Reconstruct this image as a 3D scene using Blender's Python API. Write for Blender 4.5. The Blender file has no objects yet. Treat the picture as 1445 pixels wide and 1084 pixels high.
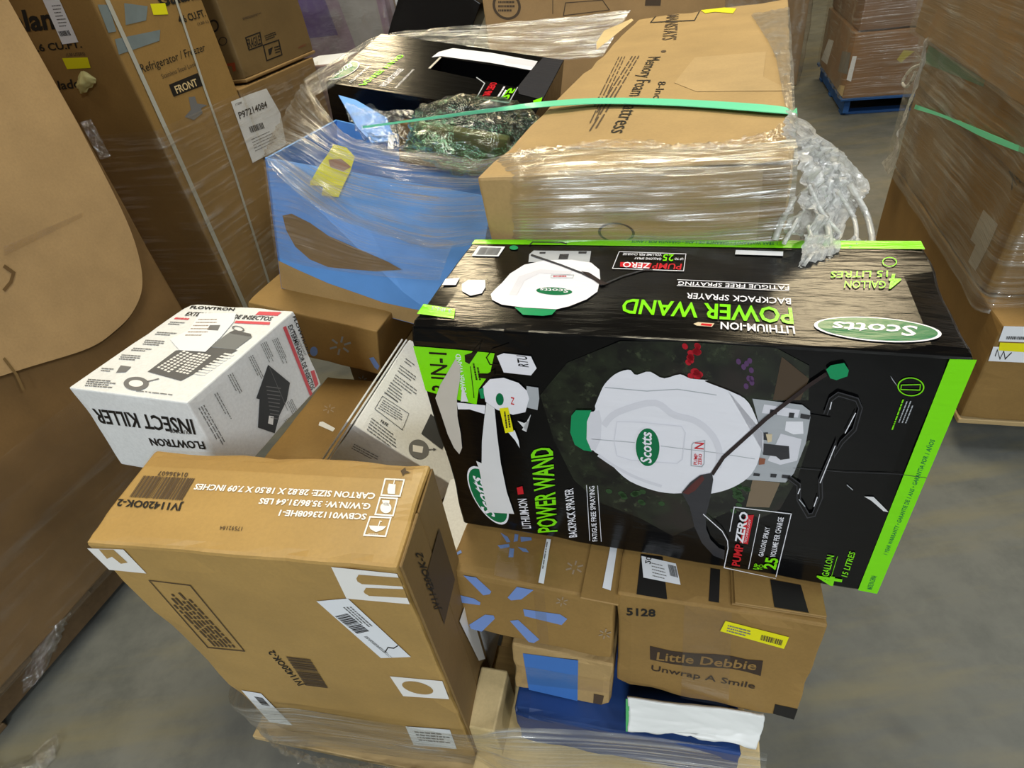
import bpy, bmesh, math, random
import numpy as np
from mathutils import Vector, Matrix, Euler, noise
random.seed(7)
C = bpy.context.scene.collection
D = math.radians

# ------------------------------------------------------------------ camera
W, H_ = 1445, 1084
F_PX, PITCH, ROLL, CAM_Z = 824.66, 0.66659, 0.16504, 1.5096
def cam_axes():
    f = Vector((0, math.cos(PITCH), -math.sin(PITCH))); x = Vector((1, 0, 0)); d = f.cross(x)
    xr = math.cos(ROLL)*x + math.sin(ROLL)*d
    dr = -math.sin(ROLL)*x + math.cos(ROLL)*d
    return xr, dr, f
CX, CDN, CF = cam_axes()
CO = Vector((0, 0, CAM_Z))
cam_d = bpy.data.cameras.new('camera'); cam = bpy.data.objects.new('camera', cam_d); C.objects.link(cam)
cam_d.sensor_fit = 'HORIZONTAL'; cam_d.sensor_width = 36.0; cam_d.lens = 36.0*F_PX/W
cam_d.clip_start = 0.02; cam_d.clip_end = 100
m = Matrix((CX, -CDN, -CF)).transposed().to_4x4(); m.translation = CO
cam.matrix_world = m
bpy.context.scene.camera = cam

# ------------------------------------------------------------------ world, lamps, exposure
sc = bpy.context.scene
sc.view_settings.view_transform = 'Standard'; sc.view_settings.look = 'None'
sc.view_settings.gamma = 1.0; sc.view_settings.use_curve_mapping = False
sc.view_settings.exposure = -0.42
try:
    sc.cycles.transparent_max_bounces = 32; sc.cycles.max_bounces = 8
    sc.cycles.caustics_reflective = False; sc.cycles.caustics_refractive = False
except Exception: pass
wd = bpy.data.worlds.new('world'); sc.world = wd; wd.use_nodes = True
wd.node_tree.nodes['Background'].inputs[0].default_value = (0.9, 0.95, 1, 1)
wd.node_tree.nodes['Background'].inputs[1].default_value = 0.05
CEIL = 6.6
LAMPS = [(5.2, 7.7, 2.3, 2.3, 330, (1, .82, .52)), (-.75, 11.2, 1.2, 1.8, 330, (1, .82, .52)),
         (-5.5, 6.5, 1.6, 1.6, 260, (1, .89, .68)), (.1, 2.7, 1.6, 1.6, 310, (1, .90, .66)),
         (-3.6, 0.5, 1.2, 1.2, 90, (1, .95, .88)), (4.6, -0.6, 1.2, 1.2, 200, (.95, .97, 1)),
         (-1.5, -6.3, 1.8, 1.8, 920, (.90, .96, 1)), (4.0, -6.6, 1.8, 1.8, 500, (.90, .96, 1))]  # rear pair added behind the camera to fill the front faces
for (lx, ly, sx, sy, pw, col) in LAMPS:
    ld = bpy.data.lights.new('lamp_light', 'AREA'); ld.shape = 'RECTANGLE'; ld.size = sx; ld.size_y = sy
    ld.energy = pw; ld.color = col
    lo = bpy.data.objects.new('lamp_light', ld); C.objects.link(lo); lo.location = (lx, ly, 5.9)

# ------------------------------------------------------------------ camera maths (rays through the known lens, to measure the place)
def ray(px):
    return ((px[0]-W/2)/F_PX)*CX + ((px[1]-H_/2)/F_PX)*CDN + CF
def at(px, dist):
    d = ray(px); return CO + d*(dist/d.y)
def on_z(px, z):
    d = ray(px); return CO + d*((z-CAM_Z)/d.z)
def on_plane(px, P, n):
    d = ray(px); return CO + d*((Vector(P)-CO).dot(n)/d.dot(n))
def project(P):
    q = Vector(P)-CO; z = q.dot(CF)
    return (W/2+F_PX*q.dot(CX)/z, H_/2+F_PX*q.dot(CDN)/z)
def K(ox, oy, s):
    return lambda x, y: (ox+x*s, oy+y*s)

# ------------------------------------------------------------------ materials
MATS = {}
def lin(c):
    return tuple(((v/255)/12.92 if v/255 <= .04045 else ((v/255+.055)/1.055)**2.4) for v in c)
def newmat(name):
    m = bpy.data.materials.new(name); m.use_nodes = True
    nt = m.node_tree; b = nt.nodes['Principled BSDF']
    return m, nt, b
def N(nt, t, **kw):
    n = nt.nodes.new(t)
    for k, v in kw.items(): setattr(n, k, v)
    return n
def mixc(nt, fac, a, b, blend='MIX'):
    n = N(nt, 'ShaderNodeMix', data_type='RGBA', blend_type=blend)
    for s, v in ((n.inputs[0], fac), (n.inputs[6], a), (n.inputs[7], b)):
        if hasattr(v, 'is_output') or isinstance(v, bpy.types.NodeSocket): nt.links.new(v, s)
        elif isinstance(v, (tuple, list)): s.default_value = (*v[:3], 1)
        else: s.default_value = v
    return n.outputs[2]
def tex_noise(nt, scale, detail=4, rough=.55, vec=None, mapscale=None, coord='Object', rot=None):
    tc = N(nt, 'ShaderNodeTexCoord'); src = tc.outputs[coord]
    if mapscale or rot:
        mp = N(nt, 'ShaderNodeMapping'); nt.links.new(src, mp.inputs[0])
        if mapscale: mp.inputs['Scale'].default_value = mapscale
        if rot: mp.inputs['Rotation'].default_value = rot
        src = mp.outputs[0]
    n = N(nt, 'ShaderNodeTexNoise'); n.inputs['Scale'].default_value = scale
    n.inputs['Detail'].default_value = detail; n.inputs['Roughness'].default_value = rough
    nt.links.new(src, n.inputs['Vector'])
    return n.outputs['Fac']
def ramp(nt, src, p0, p1, c0=(0, 0, 0), c1=(1, 1, 1)):
    r = N(nt, 'ShaderNodeValToRGB'); nt.links.new(src, r.inputs[0])
    e = r.color_ramp.elements; e[0].position = p0; e[1].position = p1
    e[0].color = (*c0, 1); e[1].color = (*c1, 1)
    return r.outputs[0]
def bump(nt, b, h, strength, dist=.002):
    n = N(nt, 'ShaderNodeBump'); n.inputs['Strength'].default_value = strength; n.inputs['Distance'].default_value = dist
    nt.links.new(h, n.inputs['Height']); nt.links.new(n.outputs[0], b.inputs['Normal'])
def cardboard(name, rgb, rough=.62, var=.10, spec=.35):
    if name in MATS: return MATS[name]
    m, nt, b = newmat(name); c = lin(rgb)
    n1 = tex_noise(nt, 5, 5, .6); n2 = tex_noise(nt, 160, 3, .6)
    dk = tuple(v*(1-var*1.6) for v in c); lt = tuple(min(1, v*(1+var)) for v in c)
    col = mixc(nt, ramp(nt, n1, .3, .72), dk, lt)
    col = mixc(nt, ramp(nt, n2, .35, .75), col, mixc(nt, .12, col, (0.02, .012, .006)))
    nt.links.new(col, b.inputs['Base Color'])
    b.inputs['Roughness'].default_value = rough
    b.inputs['Specular IOR Level'].default_value = spec
    h = tex_noise(nt, 14, 4, .6)
    bump(nt, b, h, .25, .004)
    MATS[name] = m; return m
def plain(name, rgb, rough=.55, spec=.4, var=0.0, metal=0, bumps=0.0, coat=0.0):
    if name in MATS: return MATS[name]
    m, nt, b = newmat(name); c = lin(rgb)
    if var:
        n1 = tex_noise(nt, 18, 4, .6)
        nt.links.new(mixc(nt, n1, tuple(v*(1-var) for v in c), tuple(min(1, v*(1+var)) for v in c)), b.inputs['Base Color'])
    else: b.inputs['Base Color'].default_value = (*c, 1)
    b.inputs['Roughness'].default_value = rough; b.inputs['Specular IOR Level'].default_value = spec
    b.inputs['Metallic'].default_value = metal
    b.inputs['Coat Weight'].default_value = coat
    if bumps:
        h = tex_noise(nt, 6, 5, .62)
        bump(nt, b, h, bumps, .004)
    MATS[name] = m; return m
def glossprint(name, rgb, rough=.19):
    """glossy coated print of the sprayer cartons, wavy like laminated board"""
    if name in MATS: return MATS[name]
    m, nt, b = newmat(name); b.inputs['Base Color'].default_value = (*lin(rgb), 1)
    b.inputs['Roughness'].default_value = rough; b.inputs['Specular IOR Level'].default_value = .30
    h1 = tex_noise(nt, 1, 4, .6, mapscale=(5, 26, 26)); h2 = tex_noise(nt, 1, 3, .6, mapscale=(16, 90, 60))
    a = N(nt, 'ShaderNodeMath', operation='MULTIPLY_ADD'); nt.links.new(h2, a.inputs[0]); a.inputs[1].default_value = .35; nt.links.new(h1, a.inputs[2])
    bump(nt, b, a.outputs[0], .22, .006)
    MATS[name] = m; return m
def film(name, base=.05, streak=.5, su=2, sv=50, tint=(1, 1, 1), lo=.48, hi=.72, gl=.55, rough=.16, bs=.5):
    """stretch film: mostly clear, milky streaks where it is pulled, shiny"""
    if name in MATS: return MATS[name]
    m = bpy.data.materials.new(name); m.use_nodes = True; nt = m.node_tree; nt.nodes.clear()
    out = N(nt, 'ShaderNodeOutputMaterial')
    n1 = tex_noise(nt, 1, 4, .62, mapscale=(su, sv, 1), coord='UV'); n2 = tex_noise(nt, 1, 3, .55, mapscale=(su*2.2, max(3, sv*.12), 1), coord='UV')
    r1 = ramp(nt, n1, lo, hi); r2 = ramp(nt, n2, .35, .7)
    mm = N(nt, 'ShaderNodeMath', operation='MULTIPLY'); nt.links.new(r1, mm.inputs[0]); nt.links.new(r2, mm.inputs[1])
    fa = N(nt, 'ShaderNodeMath', operation='MULTIPLY_ADD', use_clamp=True); nt.links.new(mm.outputs[0], fa.inputs[0])
    fa.inputs[1].default_value = streak; fa.inputs[2].default_value = base
    tr = N(nt, 'ShaderNodeBsdfTransparent'); tr.inputs[0].default_value = (*tint, 1)
    gs = N(nt, 'ShaderNodeBsdfGlossy'); gs.inputs['Roughness'].default_value = rough; gs.inputs[0].default_value = (.95, .95, .93, 1)
    df = N(nt, 'ShaderNodeBsdfDiffuse'); df.inputs[0].default_value = (.90, .90, .87, 1)
    tl = N(nt, 'ShaderNodeBsdfTranslucent'); tl.inputs[0].default_value = (.90, .90, .87, 1)
    dt = N(nt, 'ShaderNodeMixShader'); dt.inputs[0].default_value = .45; nt.links.new(df.outputs[0], dt.inputs[1]); nt.links.new(tl.outputs[0], dt.inputs[2])
    gd = N(nt, 'ShaderNodeMixShader'); gd.inputs[0].default_value = gl; nt.links.new(dt.outputs[0], gd.inputs[1]); nt.links.new(gs.outputs[0], gd.inputs[2])
    mx = N(nt, 'ShaderNodeMixShader'); nt.links.new(fa.outputs[0], mx.inputs[0]); nt.links.new(tr.outputs[0], mx.inputs[1]); nt.links.new(gd.outputs[0], mx.inputs[2])
    fr = N(nt, 'ShaderNodeLayerWeight'); fr.inputs[0].default_value = .5
    pw = N(nt, 'ShaderNodeMath', operation='POWER'); nt.links.new(fr.outputs['Facing'], pw.inputs[0]); pw.inputs[1].default_value = 4.0
    pm_ = N(nt, 'ShaderNodeMath', operation='MULTIPLY_ADD'); nt.links.new(pw.outputs[0], pm_.inputs[0]); pm_.inputs[1].default_value = .6; pm_.inputs[2].default_value = .03
    mx2 = N(nt, 'ShaderNodeMixShader'); nt.links.new(pm_.outputs[0], mx2.inputs[0]); nt.links.new(mx.outputs[0], mx2.inputs[1]); nt.links.new(gs.outputs[0], mx2.inputs[2])
    bp = N(nt, 'ShaderNodeBump'); bp.inputs['Strength'].default_value = bs; bp.inputs['Distance'].default_value = .01
    nt.links.new(n1, bp.inputs['Height'])
    for s in (gs, df, fr): nt.links.new(bp.outputs[0], s.inputs['Normal'])
    nt.links.new(mx2.outputs[0], out.inputs[0])
    MATS[name] = m; return m

KRAFT = cardboard('kraft board', (172, 143, 95))
KRAFT_JV = cardboard('kraft board pale', (172, 138, 78), rough=.45, spec=.6)
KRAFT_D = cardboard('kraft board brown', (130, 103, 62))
KRAFT_M = cardboard('kraft board mid', (146, 115, 64))
KRAFT_L = cardboard('kraft board light', (212, 188, 138))
KRAFT_DK = cardboard('dark brown board', (124, 95, 57), var=.15)
WHITEB = cardboard('white board', (226, 228, 228), var=.03, rough=.5)
BLUEB = plain('blue printed board', (100, 160, 234), rough=.5, var=.08, bumps=.2)
NAVYB = plain('navy printed board', (34, 62, 116), rough=.4, var=.15, bumps=.25)
PAPER = plain('white paper', (226, 229, 234), rough=.55)
PAPER_W = plain('white print', (232, 230, 226), rough=.55)
YELLOW = plain('yellow paper', (226, 220, 20), rough=.5)
INK = plain('black ink', (24, 22, 20), rough=.55)
INKF = plain('faded black ink', (78, 62, 44), rough=.6)
INKG = plain('grey ink', (110, 110, 110), rough=.6)
RED = plain('red ink', (206, 84, 92), rough=.5)
PALEBLUE = plain('pale blue ink', (112, 140, 198), rough=.55)
GREYBLUE = plain('faded blue ink', (140, 146, 150), rough=.6)
WHITEFADE = plain('faded white ink', (152, 134, 112), rough=.6)
TAPE = film('clear packing tape', base=.02, streak=.10, su=3, sv=9, gl=.8, rough=.12, tint=(.98, .96, .92), bs=.12)
WOOD = None

# ------------------------------------------------------------------ mesh helpers
def obj(name, verts, faces, mat, parent=None, uvs=None, smooth=False):
    me = bpy.data.meshes.new(name); me.from_pydata([tuple(v) for v in verts], [], faces); me.update()
    if uvs is not None:
        ul = me.uv_layers.new(name='UVMap')
        for l in me.loops: ul.data[l.index].uv = uvs[l.vertex_index]
    if smooth:
        for p in me.polygons: p.use_smooth = True
    me.materials.append(mat)
    o = bpy.data.objects.new(name, me); C.objects.link(o)
    if parent is not None: o.parent = parent
    return o
def bmobj(name, bm, mat, parent=None, smooth=False):
    me = bpy.data.meshes.new(name); bm.to_mesh(me); bm.free()
    if smooth:
        for p in me.polygons: p.use_smooth = True
    me.materials.append(mat)
    o = bpy.data.objects.new(name, me); C.objects.link(o)
    if parent is not None: o.parent = parent
    return o
def tag(o, label, cat=None, group=None, kind=None):
    o['label'] = label
    if cat: o['category'] = cat
    if group: o['group'] = group
    if kind: o['kind'] = kind
    return o
def thing(name, label, cat, loc, rot=(0, 0, 0), group=None):
    o = bpy.data.objects.new(name, None); C.objects.link(o); o.empty_display_size = .05
    o.location = loc; o.rotation_euler = rot
    return tag(o, label, cat, group)
def slab_bm(x0, x1, y0, y1, z0, z1, bev=0.0, seg=2):
    bm = bmesh.new(); bmesh.ops.create_cube(bm, size=1)
    for v in bm.verts:
        v.co = Vector(((x0+x1)/2+v.co.x*(x1-x0), (y0+y1)/2+v.co.y*(y1-y0), (z0+z1)/2+v.co.z*(z1-z0)))
    if bev: bmesh.ops.bevel(bm, geom=bm.edges[:]+bm.verts[:], offset=bev, segments=seg, affect='EDGES', profile=.5)
    return bm
def carton_bm(w, d, h, bev=.004, crush=.003, seed=0, cuts=14):
    """closed carton, rounded worn edges; the faces stay flat, edges and corners are scuffed inwards"""
    bm = slab_bm(-w/2, w/2, -d/2, d/2, 0, h, bev, 2)
    long = [e for e in bm.edges if e.calc_length() > .06]
    bmesh.ops.subdivide_edges(bm, edges=long, cuts=cuts, use_grid_fill=True)
    so = Vector((seed*3.7, seed*1.3, seed*.7))
    for v in bm.verts:
        a = [w/2-abs(v.co.x), d/2-abs(v.co.y), min(v.co.z, h-v.co.z)]
        near = sum(1 for t in a if t < bev*1.6)
        if near >= 2:
            k = max(0, noise.noise(v.co*14+so)+.15)*crush*(1.0 if near == 2 else 2.2)
            c = Vector((0, 0, h/2)); dirv = Vector((0, 0, 0))
            if a[0] < bev*1.6: dirv.x = -math.copysign(1, v.co.x)
            if a[1] < bev*1.6: dirv.y = -math.copysign(1, v.co.y)
            if a[2] < bev*1.6: dirv.z = -math.copysign(1, v.co.z-h/2)
            v.co += dirv*k
    return bm

class Box:
    """a carton: pos is the top front left corner, tilt about x then y, then yaw"""
    def __init__(s, name, label, pos, yaw, tilt, dims, mat, cat='box', group=None, body=True, bev=.004, crush=.003, cuts=14, bodyname='box_body'):
        s.w, s.d, s.h = dims
        R = Euler((D(tilt[0]), D(tilt[1]), D(yaw)), 'XYZ').to_matrix()
        base = Vector(pos)+R @ Vector((s.w/2, s.d/2, -s.h))
        s.M = R.to_4x4(); s.M.translation = base
        s.root = thing(name, label, cat, base, (D(tilt[0]), D(tilt[1]), D(yaw)), group)
        s.body = None
        if body:
            s.body = bmobj(bodyname, carton_bm(s.w, s.d, s.h, bev, crush, len(label), cuts), mat, s.root)
    def face(s, side, quad=None): return Face(s, side, quad)
    def local(s, P): return s.M.inverted() @ Vector(P)

def homography(src, dst):
    A = []; b = []
    for (x, y), (u, v) in zip(src, dst):
        A.append([x, y, 1, 0, 0, 0, -u*x, -u*y]); b.append(u)
        A.append([0, 0, 0, x, y, 1, -v*x, -v*y]); b.append(v)
    h = np.linalg.solve(np.array(A, float), np.array(b, float))
    return np.append(h, 1).reshape(3, 3)
GLYPH = {}
def glyphs(body, bold, shear):
    key = (body, bold, shear)
    if key not in GLYPH:
        cu = bpy.data.curves.new('t', 'FONT'); cu.body = body; cu.resolution_u = 2; cu.offset = bold; cu.shear = shear
        cu.fill_mode = 'BOTH'
        o = bpy.data.objects.new('t', cu)
        me = bpy.data.meshes.new_from_object(o)
        vs = [(v.co.x, v.co.y) for v in me.vertices]; fs = [tuple(p.vertices) for p in me.polygons]
        bpy.data.objects.remove(o); bpy.data.curves.remove(cu); bpy.data.meshes.remove(me)
        GLYPH[key] = (vs, fs)
    return GLYPH[key]
class Face:
    def __init__(s, box, side, quad=None):
        w, d, h = box.w, box.d, box.h; s.box = box
        s.o, s.u, s.v, s.n, s.U, s.V = {
            'front': ((-w/2, -d/2, h), (1, 0, 0), (0, 0, -1), (0, -1, 0), w, h),
            'top': ((-w/2, d/2, h), (1, 0, 0), (0, -1, 0), (0, 0, 1), w, d),
            'right': ((w/2, -d/2, h), (0, 1, 0), (0, 0, -1), (1, 0, 0), d, h),
            'left': ((-w/2, d/2, h), (0, -1, 0), (0, 0, -1), (-1, 0, 0), d, h)}[side]
        s.o, s.u, s.v, s.n = map(Vector, (s.o, s.u, s.v, s.n))
        if quad is None:
            quad = [project(box.M @ (s.o+s.u*a*s.U+s.v*b*s.V)) for a, b in ((0, 0), (1, 0), (1, 1), (0, 1))]
        s.Hm = homography(quad, [(0, 0), (s.U, 0), (s.U, s.V), (0, s.V)])
        s.parent = box.root; s.free = False
    def uv(s, p):
        q = s.Hm @ np.array([p[0], p[1], 1.0]); return Vector((q[0]/q[2], q[1]/q[2]))
    def P(s, uv, layer):
        return s.o+s.u*uv[0]+s.v*uv[1]+s.n*(.0005+layer*.00035)
    def clampuv(s, q):
        if s.free: return Vector(q)
        return Vector((min(max(q[0], 0.0015), s.U-.0015), min(max(q[1], .0015), s.V-.0015)))
    def mesh(s, name, uvs, faces, mat, layer, parent=None, texuv=None):
        return obj(name, [s.P(q, layer) for q in uvs], faces, mat, parent or s.parent, texuv)
    def poly(s, name, pts, mat, layer=1, tr=None, clamp=True, parent=None, label=None):
        if tr: pts = [tr(*p) for p in pts]
        q = [s.uv(p) for p in pts]
        if clamp: q = [s.clampuv(a) for a in q]
        xs = [a[0] for a in q]; ys = [a[1] for a in q]
        tuv = [((a[0]-min(xs))*3, (a[1]-min(ys))*3) for a in q]
        o = s.mesh(name, q, [tuple(range(len(q)))], mat, layer, parent, tuv)
        if label: o['label'] = label
        return o
    def polyuv(s, name, q, mat, layer=1, parent=None):
        return s.mesh(name, [Vector(a) for a in q], [tuple(range(len(q)))], mat, layer, parent, [(a[0]*3, a[1]*3) for a in q])
    def ellipse(s, name, c, a, b, mat, layer=1, tr=None, n=32, inner=0, parent=None):
        """centre and two half-axes end points (photo pixels); inner>0 makes a ring"""
        if tr: c, a, b = tr(*c), tr(*a), tr(*b)
        ax = (a[0]-c[0], a[1]-c[1]); bx = (b[0]-c[0], b[1]-c[1])
        pt = lambda t, k: s.clampuv(s.uv((c[0]+k*(ax[0]*math.cos(t)+bx[0]*math.sin(t)), c[1]+k*(ax[1]*math.cos(t)+bx[1]*math.sin(t)))))
        out = [pt(2*math.pi*i/n, 1) for i in range(n)]
        if not inner: return s.mesh(name, out, [tuple(range(n))], mat, layer, parent)
        inn = [pt(2*math.pi*i/n, inner) for i in range(n)]
        return s.mesh(name, out+inn, [(i, (i+1) % n, n+(i+1) % n, n+i) for i in range(n)], mat, layer, parent)
    def stroke(s, name, pts, wpx, mat, layer=1, tr=None, closed=False, parent=None):
        if tr:
            a = tr(0, 0); b = tr(1, 0); wpx = wpx*(b[0]-a[0]); pts = [tr(*p) for p in pts]
        n = len(pts); vs = []
        for i in range(n):
            a = pts[(i-1) % n] if (closed or i > 0) else pts[i]; b = pts[(i+1) % n] if (closed or i < n-1) else pts[i]; c = pts[i]
            d1 = (c[0]-a[0], c[1]-a[1]); d2 = (b[0]-c[0], b[1]-c[1])
            if d1 == (0, 0): d1 = d2
            if d2 == (0, 0): d2 = d1
            l1 = math.hypot(*d1) or 1; l2 = math.hypot(*d2) or 1
            n1 = (-d1[1]/l1, d1[0]/l1); n2 = (-d2[1]/l2, d2[0]/l2)
            mx, my = n1[0]+n2[0], n1[1]+n2[1]; ml = math.hypot(mx, my) or 1; mx, my = mx/ml, my/ml
            k = wpx/2/max(.45, mx*n1[0]+my*n1[1])
            vs += [s.clampuv(s.uv((c[0]+mx*k, c[1]+my*k))), s.clampuv(s.uv((c[0]-mx*k, c[1]-my*k)))]
        fs = [(2*i, 2*((i+1) % n), 2*((i+1) % n)+1, 2*i+1) for i in range(n if closed else n-1)]
        return s.mesh(name, vs, fs, mat, layer, parent)
    def text(s, body, p0, p1, p2, mat, layer=2, tr=None, bold=.012, shear=0, parent=None, name='lettering'):
        """baseline start, baseline end, cap height above the start (photo pixels on this face)"""
        if tr: p0, p1, p2 = tr(*p0), tr(*p1), tr(*p2)
        vs, fs = glyphs(body, bold, shear)
        if not vs: return
        x0 = min(v[0] for v in vs); x1 = max(v[0] for v in vs); y1 = max(v[1] for v in vs)
        a, b, c = s.uv(p0), s.uv(p1), s.uv(p2)
        q = [s.clampuv(a+(b-a)*((x-x0)/(x1-x0))+(c-a)*(y/y1)) for x, y in vs]
        return s.mesh(name, q, fs, mat, layer, parent)
    def lines(s, p0, p1, p2, n, mat, layer=2, tr=None, fill=.5, rag=.3, parent=None, seed=1, name='small_print'):
        """n rows of tiny words: p0->p1 reading direction, p0->p2 down the column"""
        if tr: p0, p1, p2 = tr(*p0), tr(*p1), tr(*p2)
        rnd = random.Random(seed+n); a, b, c = s.uv(p0), s.uv(p1), s.uv(p2); vs = []; fs = []
        for i in range(n):
            y0 = (i+.2)/n; y1 = y0+fill/n; x = 0; end = 1-rnd.random()*rag
            while x < end-.02:
                L = min(rnd.uniform(.04, .16), end-x); k = len(vs)
                vs += [s.clampuv(a+(b-a)*t+(c-a)*y) for t, y in ((x, y0), (x+L, y0), (x+L, y1), (x, y1))]
                fs.append((k, k+1, k+2, k+3)); x += L+.022
        return s.mesh(name, vs, fs, mat, layer, parent)
    def barcode(s, p0, p1, p2, mat, layer=2, tr=None, nb=26, parent=None, seed=3):
        """bars are stacked along p0->p1, each bar runs along p0->p2"""
        if tr: p0, p1, p2 = tr(*p0), tr(*p1), tr(*p2)
        rnd = random.Random(seed); a, b, c = s.uv(p0), s.uv(p1), s.uv(p2); vs = []; fs = []
        x = 0
        while x < .98:
            L = rnd.choice((.35, .35, .7, 1.1))/nb; k = len(vs)
            vs += [s.clampuv(a+(b-a)*t+(c-a)*y) for t, y in ((x, 0), (min(1, x+L), 0), (min(1, x+L), 1), (x, 1))]
            fs.append((k, k+1, k+2, k+3)); x += L+rnd.choice((.35, .6))/nb
        return s.mesh('barcode', vs, fs, mat, layer, parent)

def resample(pts, n):
    """smooth resample of a 3d polyline (Catmull-Rom)"""
    pts = [Vector(p) for p in pts]; m = len(pts); out = []
    for i in range(n):
        t = i/(n-1)*(m-1); k = min(int(t), m-2); f = t-k
        p0, p1, p2, p3 = pts[max(k-1, 0)], pts[k], pts[k+1], pts[min(k+2, m-1)]
        out.append(.5*((2*p1)+(p2-p0)*f+(2*p0-5*p1+4*p2-p3)*f*f+(3*p1-p0-3*p2+p3)*f**3))
    return out
def sheet(name, rows, mat, nu=60, nv=20, amp=.004, freq=12, parent=None, uvs=(1, 1), aniso=(1, 1), seed=0, edge_rag=0.0):
    """loft through rows of 3d polylines, with wrinkles along the normal"""
    R = [resample(r, nu) for r in rows]
    cols = [resample([R[j][i] for j in range(len(R))], nv) if len(R) > 2 else [R[0][i].lerp(R[1][i], t/(nv-1)) for t in range(nv)] for i in range(nu)]
    V = [[cols[i][j] for i in range(nu)] for j in range(nv)]
    vs = []; uv = []
    for j in range(nv):
        for i in range(nu):
            du = V[j][min(i+1, nu-1)]-V[j][max(i-1, 0)]; dv = V[min(j+1, nv-1)][i]-V[max(j-1, 0)][i]
            n = du.cross(dv); n = n.normalized() if n.length > 1e-9 else Vector((0, 0, 1))
            q = Vector((i/nu*freq*aniso[0], j/nv*freq*aniso[1], seed*7.3))
            k = noise.noise(q)+.5*noise.noise(q*2.3)+.25*noise.noise(q*5.1)
            p = V[j][i]+n*k*amp
            if edge_rag and j in (0, nv-1): p = p+dv.normalized()*noise.noise(Vector((i*.35, seed, j)))*edge_rag if dv.length > 1e-9 else p
            vs.append(p); uv.append((i/nu*uvs[0], j/nv*uvs[1]))
    fs = [(j*nu+i, j*nu+i+1, (j+1)*nu+i+1, (j+1)*nu+i) for j in range(nv-1) for i in range(nu-1)]
    return obj(name, vs, fs, mat, parent, uv, smooth=True)
def tube(name, pts, r, mat, parent=None, n=6, res=30):
    P = resample(pts, res); vs = []; fs = []
    for i, p in enumerate(P):
        t = (P[min(i+1, res-1)]-P[max(i-1, 0)]).normalized(); a = t.orthogonal().normalized(); b = t.cross(a)
        for k in range(n):
            an = 2*math.pi*k/n; vs.append(p+(a*math.cos(an)+b*math.sin(an))*r)
    for i in range(res-1):
        for k in range(n): fs.append((i*n+k, i*n+(k+1) % n, (i+1)*n+(k+1) % n, (i+1)*n+k))
    return obj(name, vs, fs, mat, parent, [(v.x*4, v.z*4) for v in vs], smooth=True)
def wrap(name, label, box_like, z0, z1, mat, off=.008, amp=.004, group=None, uvs=(6, 1), seed=0, sides=('left', 'front', 'right'), nu=90, nv=24):
    """stretch film wound round a load: a sheet standing off its sides"""
    w, d, M = box_like
    c = {'bl': (-w/2-off, d/2+off), 'fl': (-w/2-off, -d/2-off), 'fr': (w/2+off, -d/2-off), 'br': (w/2+off, d/2+off)}
    seq = {'left': ('bl', 'fl'), 'front': ('fl', 'fr'), 'right': ('fr', 'br')}
    path = []
    for sd in sides:
        a, b = seq[sd]
        for t in (np.linspace(0, 1, 8)):
            q = (c[a][0]+(c[b][0]-c[a][0])*t, c[a][1]+(c[b][1]-c[a][1])*t)
            if not path or (abs(path[-1][0]-q[0])+abs(path[-1][1]-q[1])) > 1e-6: path.append(q)
    rows = [[M @ Vector((x, y, z)) for x, y in path] for z in (z0, z1)]
    o = sheet(name, rows, mat, nu, nv, amp, 14, None, uvs, (1, .35), seed)
    return tag(o, label, 'film', group)

# ------------------------------------------------------------------ the room
def concrete():
    m, nt, b = newmat('concrete floor')
    n1 = tex_noise(nt, .9, 6, .6); n2 = tex_noise(nt, 7, 6, .65); n3 = tex_noise(nt, 1, 5, .6, mapscale=(1.2, 7, 1), rot=(0, 0, D(35)))
    c = mixc(nt, ramp(nt, n1, .3, .7), lin((90, 92, 88)), lin((108, 108, 101)))
    c = mixc(nt, ramp(nt, n2, .42, .75), c, lin((78, 80, 76)))
    c = mixc(nt, mixc(nt, ramp(nt, n3, .5, .7), (0, 0, 0), (.6, .6, .6)), c, lin((122, 114, 84)))
    vor = tex_noise(nt, 3.1, 2, .4)
    c = mixc(nt, mixc(nt, ramp(nt, vor, .68, .76), (0, 0, 0), (.6, .6, .6)), c, lin((58, 58, 58)))
    nt.links.new(c, b.inputs['Base Color'])
    nt.links.new(ramp(nt, n2, .3, .8, (.32,)*3, (.6,)*3), b.inputs['Roughness'])
    bump(nt, b, n2, .12, .004)
    return m
X0, X1, Y0, Y1 = -10, 11, -8, 15
def struct(name, bm, mat, label):
    o = bmobj(name, bm, mat); o['kind'] = 'structure'; o['label'] = label; o['category'] = name.split('_')[0]; return o
struct('floor', slab_bm(X0, X1, Y0, Y1, -.2, 0), concrete(), 'grey stained concrete warehouse floor')
WALLM = plain('painted wall', (150, 150, 145), rough=.8); CEILM = plain('ceiling panels', (120, 120, 116), rough=.8)
struct('ceiling', slab_bm(X0, X1, Y0, Y1, CEIL, CEIL+.2), CEILM, 'high grey warehouse ceiling')
struct('wall_left', slab_bm(X0-.2, X0, Y0, Y1, 0, CEIL), WALLM, 'plain warehouse wall on the left')
struct('wall_right', slab_bm(X1, X1+.2, Y0, Y1, 0, CEIL), WALLM, 'plain warehouse wall on the right')
struct('wall_back', slab_bm(X0, X1, Y1, Y1+.2, 0, CEIL), WALLM, 'plain warehouse wall far behind the pallets')
struct('wall_front', slab_bm(X0, X1, Y0-.2, Y0, 0, CEIL), WALLM, 'plain warehouse wall behind the photographer')

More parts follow.
